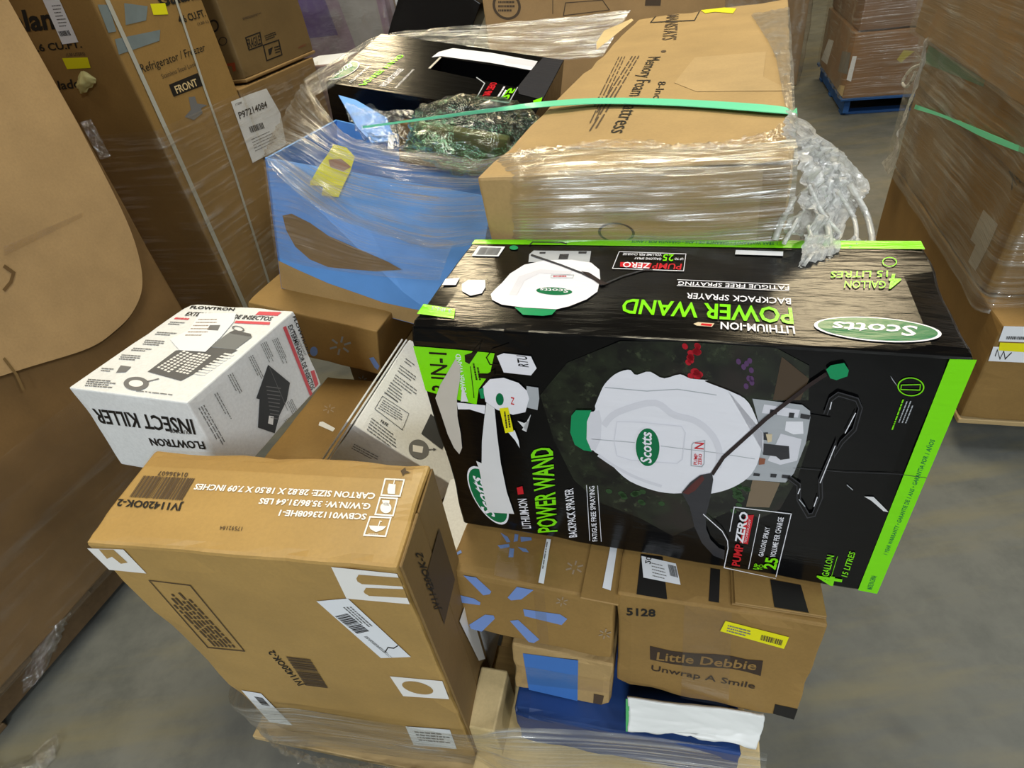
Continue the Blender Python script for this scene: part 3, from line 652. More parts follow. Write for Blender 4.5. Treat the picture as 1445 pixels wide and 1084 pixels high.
# --- mattress box
MT = Box('mattress_box', 'long kraft mattress box under film with a green strap across its top', (-.002, .976, 1.184), -25.3, (-.2, -1.8), (.48, 1.515, .35), KRAFT, bev=.006, crush=.006, cuts=20)
mk = K(660, 0, .3322)
t = MT.face('top', [(899, 20), (1113, 4), (1124, 229), (672, 255)])
t.text('Memory Foam Mattress', (783, 243), (643, 572), (838, 243), INK, 2, mk, .0)
t.text('8-Inch', (836, 354), (812, 446), (870, 354), INK, 2, mk, 0); t.text('MAINSTAYS', (852, 52), (838, 168), (905, 52), INKF, 2, mk)
t.stroke('print_frame', [(808, 45), (780, 82), (975, 85), (995, 42)], 4, INK, 2, mk); t.lines((745, 235), (560, 600), (700, 235), 3, INKF, 2, mk, .35); t.lines((680, 235), (560, 560), (640, 235), 3, INKF, 2, mk, .3)
t.ellipse('recycle_icon', (848, 219), (860, 219), (847, 224), INKF, 2, mk, 10)
t.poly('faded_patch', [(985, 252), (1278, 240), (1268, 345), (1385, 405), (1000, 400), (905, 360)], cardboard('faded kraft', (180, 152, 106)), 1, mk)
t.poly('torn_flap', [(535, 165), (565, 110), (690, 60), (700, 68), (600, 150), (540, 200)], KRAFT_L, 3, mk, clamp=False)
yl = t.poly('yellow_label', [(1000, 40), (1100, 35), (1152, 42), (1138, 64), (1060, 52), (1020, 56)], YELLOW, 3, mk)
t.lines((500, 660), (640, 650), (490, 690), 3, INKF, 2, mk)
bmobj('top_flap', slab_bm(-.10, .232, -.7535, -.62, .3505, .3545, .0015, 1), KRAFT, MT.root)
ff = MT.face('front'); ff.ellipse('round_stamp', (870, 328), (896, 330), (869, 342), INKF, 1, None, 28, .85)
ff.polyuv('packing_tape', [(.44, .0), (.474, .0), (.474, .34), (.44, .34)], KRAFT_M, 1)

# --- box of insect killer, and its twins
def ik_front(fa, tr):
    fa.text('INSECT KILLER', (520, 582), (136, 560), (526, 634), INK, 2, tr, .02); fa.text('OUTDOOR', (500, 620), (412, 616), (501, 633), INKG, 2, tr, .02)
    fa.text('FLOWTRON', (552, 658), (325, 646), (558, 684), INK, 2, tr, .03)
IK = Box('insect_killer_box', 'white insect killer box standing behind the tall kraft box', (-.835, .957, .925), -22.5, (-2.7, .8), (.286, .331, .203), WHITEB, bev=.003, crush=.003)
ik = K(80, 380, .36)
ik_front(IK.face('front', [(103, 560), (264, 568), (310, 668), (157, 640)]), ik)
t = IK.face('top', [(269, 425), (409, 427), (264, 566), (103, 558)])
t.text('FLOWTRON', (522, 148), (690, 148), (530, 136), INK, 2, ik, .03); t.text('EXTERMINADOR DE INSECTOS', (503, 178), (826, 180), (518, 162), INK, 2, ik, .02)
t.lines((470, 187), (545, 187), (462, 195), 1, RED, 2, ik, .9); t.poly('red_panel', [(785, 145), (868, 143), (852, 159), (770, 160)], RED, 2, ik); t.poly('red_bar', [(698, 188), (825, 186), (820, 197), (690, 198)], RED, 2, ik)
t.poly('device_picture', [(365, 412), (470, 322), (598, 300), (700, 305), (490, 438)], plain('dark grey print', (92, 92, 92)), 2, ik)
t.poly('device_picture', [(600, 298), (668, 240), (755, 250), (690, 305)], plain('mid grey print', (118, 120, 120)), 3, ik); t.poly('device_picture', [(668, 240), (690, 228), (750, 238), (755, 250)], plain('dark grey print', (92, 92, 92)), 4, ik)
t.ellipse('device_ring_picture', (705, 220), (728, 222), (702, 209), INKG, 3, ik, 20, .75)
for (a, b, cc) in (((400, 395), (505, 318), (50, 18)), ((470, 405), (560, 322), (50, 8)), ((540, 408), (660, 315), (34, 4))):
    for r in range(9):
        tt = r/9
        for q in range(4):
            x = a[0]+(b[0]-a[0])*tt+cc[0]*q/4; y = a[1]+(b[1]-a[1])*tt+cc[1]*q/4
            t.poly('grid_cell_picture', [(x, y), (x+9, y+1.5), (x+16, y-4), (x+7, y-5.5)], PAPER_W, 4, ik)
t.ellipse('magnifier_icon', (323, 461), (370, 461), (318, 487), INKG, 2, ik, 28); t.ellipse('magnifier_icon', (323, 461), (350, 461), (320, 474), PAPER_W, 3, ik, 20); t.stroke('arrow', [(365, 450), (408, 436)], 4, INKG, 2, ik)
for (x, y, w, n) in ((450, 205, 60, 2), (400, 250, 80, 2), (355, 285, 80, 3), (310, 320, 75, 2), (265, 350, 80, 3), (140, 455, 110, 4)): t.lines((x, y), (x+w, y), (x-14, y+n*8), n, INKG, 2, ik)
t.poly('icon', [(262, 395), (302, 398), (282, 420), (245, 425)], INKG, 2, ik); t.lines((190, 408), (240, 408), (185, 425), 2, INKG, 2, ik); t.lines((325, 485), (515, 492), (323, 491), 1, INKG, 2, ik)
pp = t.poly('pasted_slip', [(562, 168), (700, 160), (690, 195), (640, 260), (582, 322), (485, 322), (448, 280), (520, 240)], PAPER, 6, ik); t.lines((560, 190), (640, 185), (500, 270), 6, WHITEFADE, 7, ik, .3, parent=pp); t.poly('slip_mark', [(600, 215), (640, 212), (630, 235), (590, 235)], INKG, 7, ik, parent=pp)
r = IK.face('right', [(264, 567), (409, 428), (458, 555), (312, 676)])
r.text('FLOWTRON', (904, 166), (978, 336), (918, 160), INK, 2, ik, .03); r.text('PARA EXTERIORES', (905, 235), (962, 345), (914, 232), INKG, 2, ik); r.text('EXTERMINADOR DE INSECTOS', (880, 214), (990, 512), (901, 202), INK, 2, ik, .02)
r.poly('red_bar', [(855, 222), (870, 214), (1000, 538), (986, 546)], RED, 2, ik); r.poly('red_panel', [(990, 420), (1010, 414), (1032, 482), (1014, 500)], RED, 2, ik)
DG = plain('dark grey print', (92, 92, 92)); DG2 = plain('charcoal print', (58, 60, 62))
r.poly('device_picture', [(785, 390), (882, 470), (865, 545), (830, 605), (808, 675), (740, 640), (748, 530), (735, 525)], DG2, 2, ik)
for i in range(9):
    y = 480+i*16; r.stroke('device_grid_picture', [(775+i*2, y), (838-i*1.5, y+12)], 4, INKG, 3, ik)
r.poly('device_picture', [(785, 600), (805, 606), (800, 640), (780, 630)], PAPER_W, 3, ik)
r.stroke('device_highlight', [(790, 400), (868, 590)], 2, INKG, 3, ik)
for (x, y, l, n) in ((830, 270, 120, 4), (780, 290, 90, 4), (725, 350, 110, 3), (650, 420, 90, 3), (600, 490, 120, 2), (890, 540, 70, 4), (870, 620, 80, 3), (560, 530, 170, 3)): r.lines((x, y), (x+l*.42, y+l*.9), (x-n*7, y+n*4), n, INKG, 2, ik, .35)
IKu = Box('insect_killer_box', 'white insect killer box lying under the other white box at the left', (-.822, .968, .712), -22, (0, 0), (.13, .16, .21), WHITEB, bev=.003)
IKu.face('front').text('OUTDOOR', (255, 742), (240, 741), (255, 746), INK, 2, ik)
IK2 = Box('insect_killer_box', 'tilted white insect killer box leaning under the black sprayer box', (-.372, 1.023, .664), -20.1, (.2, 40), (.28, .344, .22), WHITEB, bev=.003, crush=.003)
k7 = K(340, 370, .2676)
t = IK2.face('top')
for (x, y, l, n) in ((870, 505, 60, 2), (840, 540, 110, 3), (815, 590, 150, 3), (790, 630, 90, 5), (758, 682, 120, 1), (690, 820, 180, 5)): t.lines((x, y), (x+l*.83, y+l*.62), (x-n*6, y+n*14), n, INKG, 2, k7, .35)
t.stroke('print_frame', [(745, 708), (885, 800), (850, 885), (705, 775)], 3, INKG, 2, k7, closed=True); t.lines((750, 725), (870, 800), (720, 775), 5, INKG, 2, k7, .35); t.text('FREE', (733, 845), (772, 868), (740, 832), INK, 2, k7)
t.ellipse('magnifier_icon', (937, 988), (990, 1000), (930, 1038), INKG, 2, k7, 28); t.poly('magnifier_icon', [(905, 965), (960, 975), (955, 1008), (905, 1000)], PAPER_W, 3, k7); t.stroke('arrow', [(985, 990), (1025, 988)], 5, INKG, 2, k7); t.poly('arrow', [(1030, 988), (1012, 980), (1014, 998)], INKG, 2, k7)
t.poly('device_picture', [(1000, 800), (950, 905), (1060, 990), (1100, 900)], DG2, 2, k7)
ffr = IK2.face('front'); ffr.lines((600, 955), (740, 1030), (580, 985), 3, INKG, 2, k7, .35)
bmobj('end_flap', slab_bm(-.146, -.1415, -.168, .168, .01, .214, .001, 1), WHITEB, IK2.root); bmobj('end_flap', slab_bm(-.156, -.1515, -.165, .165, .02, .21, .001, 1), WHITEB, IK2.root)

# --- retail box with blue star burst, under the sprayer box
l = K(610, 730, .4014)
WB = Box('delivery_box', 'brown delivery box with a big pale blue star burst, under the sprayer box', (-.166, .616, .643), -21.2, (-4.5, 2.2), (.292, .22, .172), KRAFT_M, bev=.004)
f = WB.face('front', [(624, 804), (867, 850), (864, 939), (636, 888)])
for q in ([(45, 268), (128, 288), (150, 302), (148, 312), (58, 300)], [(105, 385), (165, 347), (196, 350), (200, 362), (150, 415), (110, 400)], [(255, 370), (285, 366), (362, 440), (340, 455), (322, 456)], [(305, 326), (440, 345), (466, 362), (445, 385), (310, 352)], [(95, 205), (140, 212), (192, 262), (186, 272), (162, 276)], [(250, 284), (285, 245), (345, 256), (300, 290), (262, 294)]): f.poly('star_ray', q, PALEBLUE, 1, l)
def mini(fa, cx, cy, r, tr, mat, k=.5):
    for i in range(6):
        a = math.pi/6+i*math.pi/3+.2; fa.stroke('small_star', [(cx+math.cos(a)*r*.35, cy+math.sin(a)*r*.35*k), (cx+math.cos(a)*r, cy+math.sin(a)*r*k)], r*.18, mat, 1, tr)
mini(f, 605, 418, 24, l, WHITEFADE, .8); mini(f, 447, 298, 22, l, WHITEFADE, .8)
f.polyuv('clear_tape', [(.155, .002), (.175, .002), (.178, .17), (.158, .17)], TAPE, 2)
t = WB.face('top')
for q in ([(230, 100), (270, 95), (272, 106), (240, 112)], [(240, 55), (265, 70), (275, 88), (262, 90)], [(290, 60), (303, 62), (300, 85), (286, 88)], [(310, 70), (348, 72), (350, 82), (312, 88)], [(300, 105), (330, 112), (340, 125), (318, 122)], [(272, 110), (288, 112), (285, 142), (268, 142)], [(60, 130), (100, 116), (104, 126), (66, 142)], [(60, 145), (90, 158), (85, 172), (62, 160)], [(95, 200), (140, 205), (135, 214), (100, 210)], [(270, 262), (300, 232), (348, 242), (330, 262)]): t.poly('star_ray', q, PALEBLUE, 1, l)
mini(t, 500, 178, 32, l, WHITEFADE, .75)
t.poly('packing_tape', [(250, 40), (430, 62), (380, 250), (215, 205)], TAPE, 2, l)
lb = t.poly('label_strip', [(402, 78), (417, 80), (392, 236), (373, 232)], PAPER, 3, l); t.lines((408, 90), (385, 225), (400, 88), 1, INKG, 4, l, parent=lb)
bmobj('raised_flap', slab_bm(.09, .153, -.118, .118, .1725, .1765, .0015, 1), KRAFT_M, WB.root)
lb = t.poly('label_strip', [(634, 68), (656, 72), (627, 266), (598, 256)], PAPER, 16, l)

# --- snack carton
BROWNINK = plain('dark brown ink', (52, 38, 28)); 
LD = Box('snack_carton', 'kraft snack carton with a dark wavy banner and yellow sticker', (.112, .519, .642), -20.1, (-3.9, .7), (.309, .22, .285), KRAFT_M, bev=.004, crush=.006)
f = LD.face('front', [(873, 842), (1164, 882), (1124, 1013), (869, 973)])
f.text('5128', (688, 353), (792, 357), (688, 328), INK, 2, l, .03)
f.poly('banner', [(770, 460), (850, 476), (930, 482), (1000, 482), (1060, 487), (1110, 497), (1167, 500), (1160, 553), (1110, 540), (1060, 531), (980, 529), (900, 527), (840, 520), (770, 508)], BROWNINK, 1, l)
f.text('Little Debbie', (793, 508), (1142, 532), (797, 480), KRAFT_M, 2, l, .015); f.text('Unwrap A Smile', (773, 546), (1140, 598), (776, 527), BROWNINK, 2, l, .01)
yl = f.poly('yellow_sticker', [(1036, 365), (1252, 415), (1236, 455), (1018, 400)], YELLOW, 4, l); f.lines((1045, 376), (1130, 396), (1040, 402), 3, INKG, 5, l, parent=yl); f.barcode((1160, 408), (1235, 426), (1155, 426), INKF, 5, l, 20, yl)
f.poly('black_print', [(1212, 650), (1295, 665), (1286, 703), (1206, 684)], INK, 1, l)
f.poly('clear_tape', [(895, 305), (1060, 325), (1045, 690), (880, 640)], TAPE, 3, l)
t = LD.face('top')
t.poly('black_print', [(733, 130), (810, 140), (826, 290), (718, 272)], INK, 1, l); t.poly('black_print', [(978, 180), (1012, 185), (1008, 302), (972, 296)], INK, 1, l); t.poly('black_print', [(1185, 230), (1292, 250), (1320, 348), (1200, 328)], INK, 23, l)
lb = t.poly('shipping_label', [(735, 138), (856, 165), (873, 240), (742, 214)], PAPER, 3, l); t.barcode((828, 168), (856, 175), (836, 208), INK, 4, l, 16, lb); t.text('20', (748, 165), (752, 140), (768, 168), INK, 4, l, parent=lb); t.lines((770, 160), (820, 172), (775, 215), 5, INKG, 4, l, .3, parent=lb)
for i, (z, o2) in enumerate(((.2855, 0), (.2895, .004))):
    bmobj('top_flap', slab_bm(.02+o2, .153, -.10, .10, z, z+.003, .001, 1), KRAFT_M, LD.root)

# --- blue swirl box in the back, open at the top, sagging to the right
BB = Box('blue_box', 'open blue printed box under stretch film behind the white box', (-.549, 1.654, 1.10), -20.3, (-2.2, 15.6), (.60, .40, .403), BLUEB, body=False)
w, d, h = BB.w, BB.d, BB.h
def wall(name, vs, fs, mat, th=.006):
    o = obj(name, vs, fs, mat, BB.root); md = o.modifiers.new('thickness', 'SOLIDIFY'); md.thickness = th; md.offset = -1; return o
wall('front_wall', [(-w/2, -d/2, h), (-w/2, -d/2, 0), (.10, -d/2, .10), (w/2, -d/2+.13, h*.97), (w/2, -d/2, 0), (-.12, -d/2+.05, h*.985)], [(0, 1, 2), (0, 2, 5), (5, 2, 3), (2, 4, 3), (1, 4, 2)], BLUEB)
wall('side_wall', [(-w/2, d/2, h), (-w/2, d/2, 0), (-w/2, -d/2, 0), (-w/2, -d/2, h)], [(0, 1, 2, 3)], BLUEB)
wall('side_wall', [(w/2, -d/2, 0), (w/2, d/2, 0), (w/2, d/2, h), (w/2, -d/2+.13, h*.97)], [(0, 1, 2, 3)], BLUEB)
wall('back_wall', [(w/2, d/2, h), (w/2, d/2, 0), (-w/2, d/2, 0), (-w/2, d/2, h)], [(0, 1, 2, 3)], BLUEB)
wall('base', [(-w/2, -d/2, .004), (-w/2, d/2, .004), (w/2, d/2, .004), (w/2, -d/2, .004)], [(0, 1, 2, 3)], KRAFT_D)
b = K(360, 180, .2584)
f = BB.face('front')
f.poly('kraft_print', [(112, 722), (230, 775), (400, 850), (560, 905), (700, 955), (860, 990), (1000, 1010), (1000, 1120), (830, 1064), (640, 1015), (400, 950), (128, 880)], KRAFT, 1, b)
f.poly('kraft_swoosh', [(150, 480), (200, 470), (300, 520), (400, 590), (560, 660), (720, 730), (800, 775), (660, 785), (500, 772), (400, 762), (300, 720), (220, 650), (170, 560)], KRAFT_D, 1, b)
PT = [BB.M @ Vector(p) for p in ((-w/2, -d/2, h), (.10, -d/2, .10), (-.12, -d/2+.05, h*.985))]
nT = (PT[1]-PT[0]).cross(PT[2]-PT[0]).normalized()
if nT.dot(CO-PT[0]) < 0: nT = -nT
def planepoly(name, pts, P, n, off, mat, box, tr=None):
    if tr: pts = [tr(*p) for p in pts]
    vs = [box.local(on_plane(p, P+n*off, n)) for p in pts]
    return obj(name, vs, [tuple(range(len(vs)))], mat, box.root, [(v.x*3, v.z*3) for v in vs])
planepoly('yellow_label', [(300, 300), (350, 210), (400, 140), (430, 90), (500, 110), (545, 160), (520, 240), (490, 300), (455, 380), (365, 370), (370, 325)], PT[0], nT, .012, YELLOW, BB, b)
planepoly('label_picture', [(400, 175), (470, 170), (525, 215), (480, 240), (410, 215)], PT[0], nT, .0135, plain('brownish print', (150, 110, 90)), BB, b)
planepoly('label_band', [(300, 290), (488, 300), (480, 318), (300, 316)], PT[0], nT, .0135, plain('bright yellow print', (240, 232, 40)), BB, b)
planepoly('yellow_band', [(1085, 465), (1210, 385), (1212, 440), (1160, 475)], PT[0], nT, .004, YELLOW, BB, b)

INF = [at(s_, dd) for s_, dd in ((( 478, 136), 2.0), ((503, 143), 1.98), ((546, 168), 1.94), ((558, 200), 1.86), ((525, 203), 1.84), ((505, 182), 1.9))]
o = obj('inner_flap', [BB.local(p) for p in INF], [tuple(range(6))], BLUEB, BB.root); md = o.modifiers.new('thickness', 'SOLIDIFY'); md.thickness = .005
planepoly('paper_slip', [(548, 190), (557, 190), (555, 211), (547, 210)], at((550, 200), 1.82), Vector((.2, -.8, .5)).normalized(), 0, PAPER, BB)
IN = Box('shipping_carton', 'small dark brown carton inside the open blue box', at((560, 172), 1.88), -20, (0, 12), (.34, .05, .12), KRAFT_DK)
# --- second sprayer box behind, torn open
S2 = Box('sprayer_box', 'black sprayer box lying face up in the back, torn open with a hole', (-.42, 2.074, 1.186), -20.3, (8.2, 12.0), (.674, .437, .279), BLK, body=False)
s = K(360, 0, .3322)
w, d, h = S2.w, S2.d, S2.h
f = S2.face('top')
hole = [f.uv(s(*p)) for p in ((735, 292), (785, 243), (1170, 302), (1112, 372))]
outer = [(0, 0), (w, 0), (w, d), (0, d)]
hl = [hole[1], hole[2], hole[3], hole[0]]
tp = [Vector((-w/2+a, d/2-c2, h)) for a, c2 in outer]+[Vector((-w/2+a[0], d/2-a[1], h)) for a in hl]
vs = tp+[Vector((p.x, p.y, h-.07)) for p in tp[4:]]+[Vector((p.x, p.y, 0)) for p in tp[:4]]
fs = [(0, 4, 5, 1), (1, 5, 6, 2), (2, 6, 7, 3), (3, 7, 4, 0)]+[(4+i, 8+i, 8+(i+1) % 4, 4+(i+1) % 4) for i in range(4)]+[(8, 11, 10, 9)]+[(i, (i+1) % 4, 12+(i+1) % 4, 12+i) for i in range(4)]+[(12, 13, 14, 15)]
obj('box_body', vs, fs, BLK, S2.root)
f.poly('sprayer_picture', [(750, 245), (780, 222), (840, 206), (1000, 225), (1200, 262), (1172, 300), (1000, 268), (790, 240)], SWH, 2, s)
f.poly('sprayer_picture', [(1060, 250), (1200, 262), (1185, 285), (1060, 268)], SLG, 3, s)
f.ellipse('oval_logo', (370, 300), (440, 265), (395, 320), SWH, 2, s, 32); f.ellipse('oval_logo', (370, 300), (434, 268), (393, 318), DGR, 3, s, 32); f.text('Scotts', (325, 332), (415, 282), (318, 305), SWH, 4, s)
f.text('POWER WAND', (440, 362), (610, 235), (470, 362), GRN, 2, s, .02); f.text('LITHIUM-ION', (398, 350), (480, 282), (410, 352), SWH, 2, s); f.text('BACKPACK SPRAYER', (528, 366), (610, 292), (555, 368), SWH, 2, s); f.text('FATIGUE FREE SPRAYING', (592, 374), (668, 296), (602, 374), SWH, 2, s, 0)
f.stroke('panel_frame', [(940, 418), (975, 355), (940, 330)], 4, SGR, 2, s); f.stroke('panel_frame', [(945, 420), (1078, 438), (1115, 372)], 4, SGR, 2, s)
f.text('PUMP ZERO', (960, 418), (1002, 352), (990, 420), SRED, 3, s, .03); f.text('25', (1040, 425), (1080, 375), (1070, 428), GRN, 3, s, .03); f.lines((1020, 420), (1055, 365), (1050, 425), 2, SWH, 3, s)
f.poly('torn_board', [(1210, 205), (1260, 200), (1265, 235), (1215, 232)], PAPER, 3, s); f.poly('torn_board', [(1115, 372), (1170, 302), (1225, 245), (1375, 262), (1250, 430), (1120, 400)], SDK, 2, s)
f.poly('torn_edge', [(735, 292), (785, 243), (792, 246), (745, 293)], TORN, 3, s)
f.poly('lime_patch', [(1180, 430), (1220, 415), (1225, 440), (1185, 445)], GRN, 3, s)
# --- other cartons of the pile
W2 = Box('delivery_box', 'brown delivery box with faint star print beneath the blue box', (-.742, 1.60, .725), -21, (-1, 12), (.42, .42, .165), KRAFT_M)
f = W2.face('front'); mini(f, 525, 440, 58, k7, GREYBLUE, .85); f.poly('star_ray', [(676, 505), (700, 500), (735, 548), (722, 568), (705, 555)], PALEBLUE, 1, k7); f.ellipse('star_ray', (385, 470), (405, 472), (383, 495), PALEBLUE, 1, k7)
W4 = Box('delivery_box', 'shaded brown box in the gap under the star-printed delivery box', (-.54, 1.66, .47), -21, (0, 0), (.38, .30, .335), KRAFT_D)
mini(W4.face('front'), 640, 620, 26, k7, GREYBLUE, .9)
W3 = Box('delivery_box', 'low brown delivery box with a white sticker behind the tall kraft box', (-.735, 1.13, .45), -21, (0, 0), (.285, .44, .315), KRAFT_M)
t = W3.face('top'); mini(t, 465, 775, 32, k7, WHITEFADE, .75); t.poly('white_sticker', [(415, 845), (432, 842), (498, 878), (485, 895), (410, 862)], PAPER, 2, k7)
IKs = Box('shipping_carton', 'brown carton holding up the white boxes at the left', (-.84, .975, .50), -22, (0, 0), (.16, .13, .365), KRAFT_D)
BP = Box('parcel', 'small carton with a bright blue panel under the star burst box', (-.081, .56, .462), -20.3, (-5, 3.1), (.189, .2, .15), KRAFT, crush=.008)
f = BP.face('front', [(724, 913), (865, 937), (861, 1025), (726, 987)])
f.poly('blue_panel', [(318, 490), (502, 502), (498, 716), (332, 688)], plain('deep blue print', (62, 112, 184), var=.06), 1, l); f.poly('packing_tape', [(290, 540), (640, 595), (635, 655), (295, 620)], TAPE, 3, l); f.poly('dark_print', [(560, 660), (600, 668), (592, 715), (558, 706)], INKF, 1, l)
DB = Box('blue_carton', 'long navy blue carton low at the front of the pile', (-.105, .505, .305), -18.5, (0, 0), (.42, .18, .128), NAVYB, crush=.008)
LB = Box('shipping_carton', 'pale kraft carton lowest at the front under the navy blue carton', (-.215, .45, .175), -18.5, (0, 0), (.56, .22, .042), KRAFT_L, crush=.004)
bmobj('raised_flap', slab_bm(-.28, -.222, -.06, .06, .044, .165, .004, 2), KRAFT_L, LB.root)
JB = Box('shipping_carton', 'white printed carton squeezed behind the tall kraft box', (-.25, .70, .52), -16, (0, 0), (.10, .26, .37), WHITEB)
JB.face('front').polyuv('dark_print', [(.0, .02), (.03, .02), (.05, .3), (.02, .3)], KRAFT_DK, 1)
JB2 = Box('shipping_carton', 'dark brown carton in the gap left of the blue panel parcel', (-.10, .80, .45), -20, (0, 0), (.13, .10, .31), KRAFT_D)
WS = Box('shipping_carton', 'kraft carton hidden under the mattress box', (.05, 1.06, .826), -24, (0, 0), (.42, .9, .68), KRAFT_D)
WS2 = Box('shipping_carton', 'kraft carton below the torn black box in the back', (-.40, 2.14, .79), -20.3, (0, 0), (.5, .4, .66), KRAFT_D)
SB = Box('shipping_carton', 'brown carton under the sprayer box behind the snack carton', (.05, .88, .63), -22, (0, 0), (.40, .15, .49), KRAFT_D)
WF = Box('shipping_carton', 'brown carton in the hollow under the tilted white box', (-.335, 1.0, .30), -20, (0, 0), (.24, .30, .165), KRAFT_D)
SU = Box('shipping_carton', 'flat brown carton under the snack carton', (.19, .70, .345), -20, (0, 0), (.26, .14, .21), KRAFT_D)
# padded mailer
pm = [[on_z(l(*p), z) for p, z in r] for r in ([((685, 628), .37), ((850, 650), .37), ((1000, 665), .365), ((1165, 690), .36)], [((690, 690), .345), ((900, 715), .34), ((1050, 735), .335), ((1155, 750), .33)], [((685, 742), .325), ((800, 750), .32), ((960, 775), .32), ((1135, 806), .315)])]
o = sheet('mailer_bag', pm, plain('white poly bag', (206, 208, 206), rough=.35, bumps=.15), 40, 20, .0016, 5); md = o.modifiers.new('thickness', 'SOLIDIFY'); md.thickness = .008
tag(o, 'white poly mailer bag crumpled under the snack carton', 'mailer')
gs = sheet('green_corner', [[p+Vector((-.004, -.006, .003)) for p in (pm[0][0], pm[0][0].lerp(pm[0][1], .08))], [p+Vector((-.004, -.006, .003)) for p in (pm[2][0], pm[2][0].lerp(pm[2][1], .08))]], plain('green print', (60, 150, 80)), 4, 6, 0, 1, o)
# ------------------------------------------------------------------ strap, bag and film on the pile
STRAP = plain('green plastic strap', (112, 224, 178), rough=.3, spec=.5)
mtop = MT.M @ Vector((0, 0, MT.h)); nM = (MT.M.to_3x3() @ Vector((0, 0, 1)))
def mt(px, off=.006): return on_plane(px, mtop+nM*off, nM)
up = [at((512, 178), 1.72), at((600, 166), 1.58), at((700, 152), 1.44), mt((768, 143), .014), mt((850, 138), .010), mt((960, 140), .008), mt((1085, 148), .008), mt((1106, 156), .004)]
lo = [p.copy() for p in up]
lo = [at((512, 181), 1.72), at((600, 169.5), 1.58), at((700, 157.5), 1.44), mt((772, 150), .014), mt((850, 146), .010), mt((960, 149), .008), mt((1085, 158), .008), mt((1101, 163), .004)]
for r_ in (up, lo):
    yl_ = MT.local(r_[-1]).y; r_[-1] = MT.M @ Vector((MT.w/2-.004, yl_, MT.h+.004))
    r_ += [MT.M @ Vector((MT.w/2+.006, yl_, MT.h-.01)), MT.M @ Vector((MT.w/2+.005, yl_, MT.h-.18)), MT.M @ Vector((MT.w/2+.005, yl_, MT.h-.34))]
o = sheet('strap', [lo, up], STRAP, 90, 3, 0, 1); md = o.modifiers.new('thickness', 'SOLIDIFY'); md.thickness = .0012
for pg in o.data.polygons: pg.use_smooth = False
tag(o, 'mint green plastic strap pulled over the mattress box', 'strap')

bagm = film('green tinted bag film', base=.04, streak=.4, su=7, sv=7, tint=(.66, .90, .80), lo=.48, hi=.72, gl=.85, rough=.07, bs=.9)
bm = bmesh.new(); bmesh.ops.create_icosphere(bm, subdivisions=5, radius=1)
ul = bm.loops.layers.uv.new('UVMap')
for fce in bm.faces:
    for lp in fce.loops: lp[ul].uv = (lp.vert.co.x, lp.vert.co.z+lp.vert.co.y)
for v in bm.verts:
    q = v.co*2.2; k = 1+.22*noise.noise(q)+.22*abs(noise.noise(q*1.9))+.06*abs(noise.noise(q*4))
    v.co = Vector((v.co.x*.17*k, v.co.y*.13*k, v.co.z*.085*k))
bc = at((665, 188), 1.72)
o = bmobj('plastic_bag', bm, bagm, None, True); o.location = bc; o.rotation_euler = (.1, .1, D(-20))
tag(o, 'crumpled green tinted plastic bag lying in the open blue box', 'bag')
cl = film('clear crumpled film', base=.10, streak=.6, su=8, sv=8, lo=.5, hi=.72, gl=.75, rough=.07, bs=.7)
o = sheet('plastic_sheet', [[at((485, 148), 1.95), at((560, 155), 1.95), at((640, 160), 1.92)], [at((500, 180), 1.85), at((570, 185), 1.85), at((640, 190), 1.8)], [at((525, 205), 1.72), at((590, 212), 1.7), at((640, 216), 1.68)]], cl, 50, 30, .02, 9, None, (3, 2), seed=3)
tag(o, 'crumpled clear plastic sheet inside the open blue box', 'film')

FM = film('stretch film main', base=.04, streak=1.1, su=1.0, sv=74, tint=(.98, .98, .95), lo=.38, hi=.64, gl=.5, rough=.22, bs=.4)
# in front of the mattress box and blue box, round the left corner, along the back
nf = MT.M.to_3x3() @ Vector((0, -1, 0)); pf = MT.M @ Vector((0, -MT.d/2, 0))
def mf(px, off=.012): return on_plane(px, pf+nf*off, nf)
upper = [mt((1122, 196), .01), mt((1000, 207), .008), mt((860, 205), .012), mt((740, 215), .012), at((672, 224), 1.13), at((610, 214), 1.32), at((545, 206), 1.46), at((490, 190), 1.60), at((462, 160), 1.74), at((440, 128), 1.92), at((430, 112), 2.02)]
mid = [mf((1126, 232), .014), mf((1000, 240), .012), mf((860, 244), .012), mf((740, 250), .012), at((668, 260), 1.10), at((610, 258), 1.27), at((540, 250), 1.42), at((470, 232), 1.54), at((420, 205), 1.62), at((390, 195), 1.72), at((384, 190), 1.86)]
lower = [mf((1115, 340), .012), mf((1000, 350), .012), mf((860, 350), .012), mf((740, 350), .012), at((672, 345), 1.16), at((610, 350), 1.28), at((540, 330), 1.42), at((460, 300), 1.54), at((395, 250), 1.60), at((374, 222), 1.66), at((372, 222), 1.80)]
o = sheet('stretch_film', [lower, mid, upper], FM, 150, 46, .006, 16, None, (3.2, 1), (.5, 2.2), 1, .004)
tag(o, 'stretch film pulled over the front of the mattress box and blue box', 'film')
FM2 = film('stretch film thin', base=.10, streak=.7, su=1.6, sv=46, tint=(.97, .98, 1), lo=.46, hi=.70, gl=.5, rough=.2, bs=.5)
lowA = [at((388, 362), 1.66), at((430, 375), 1.58), at((500, 386), 1.47), at((560, 392), 1.38), at((620, 396), 1.30)]
lowB = [at((372, 226), 1.645), at((420, 235), 1.575), at((500, 300), 1.46), at((560, 322), 1.37), at((640, 340), 1.28)]
o = sheet('stretch_film', [lowA, lowB], FM2, 80, 30, .003, 12, None, (1.2, .6), (.5, 2), 4)
tag(o, 'thin clear film over the lower front of the blue box', 'film')
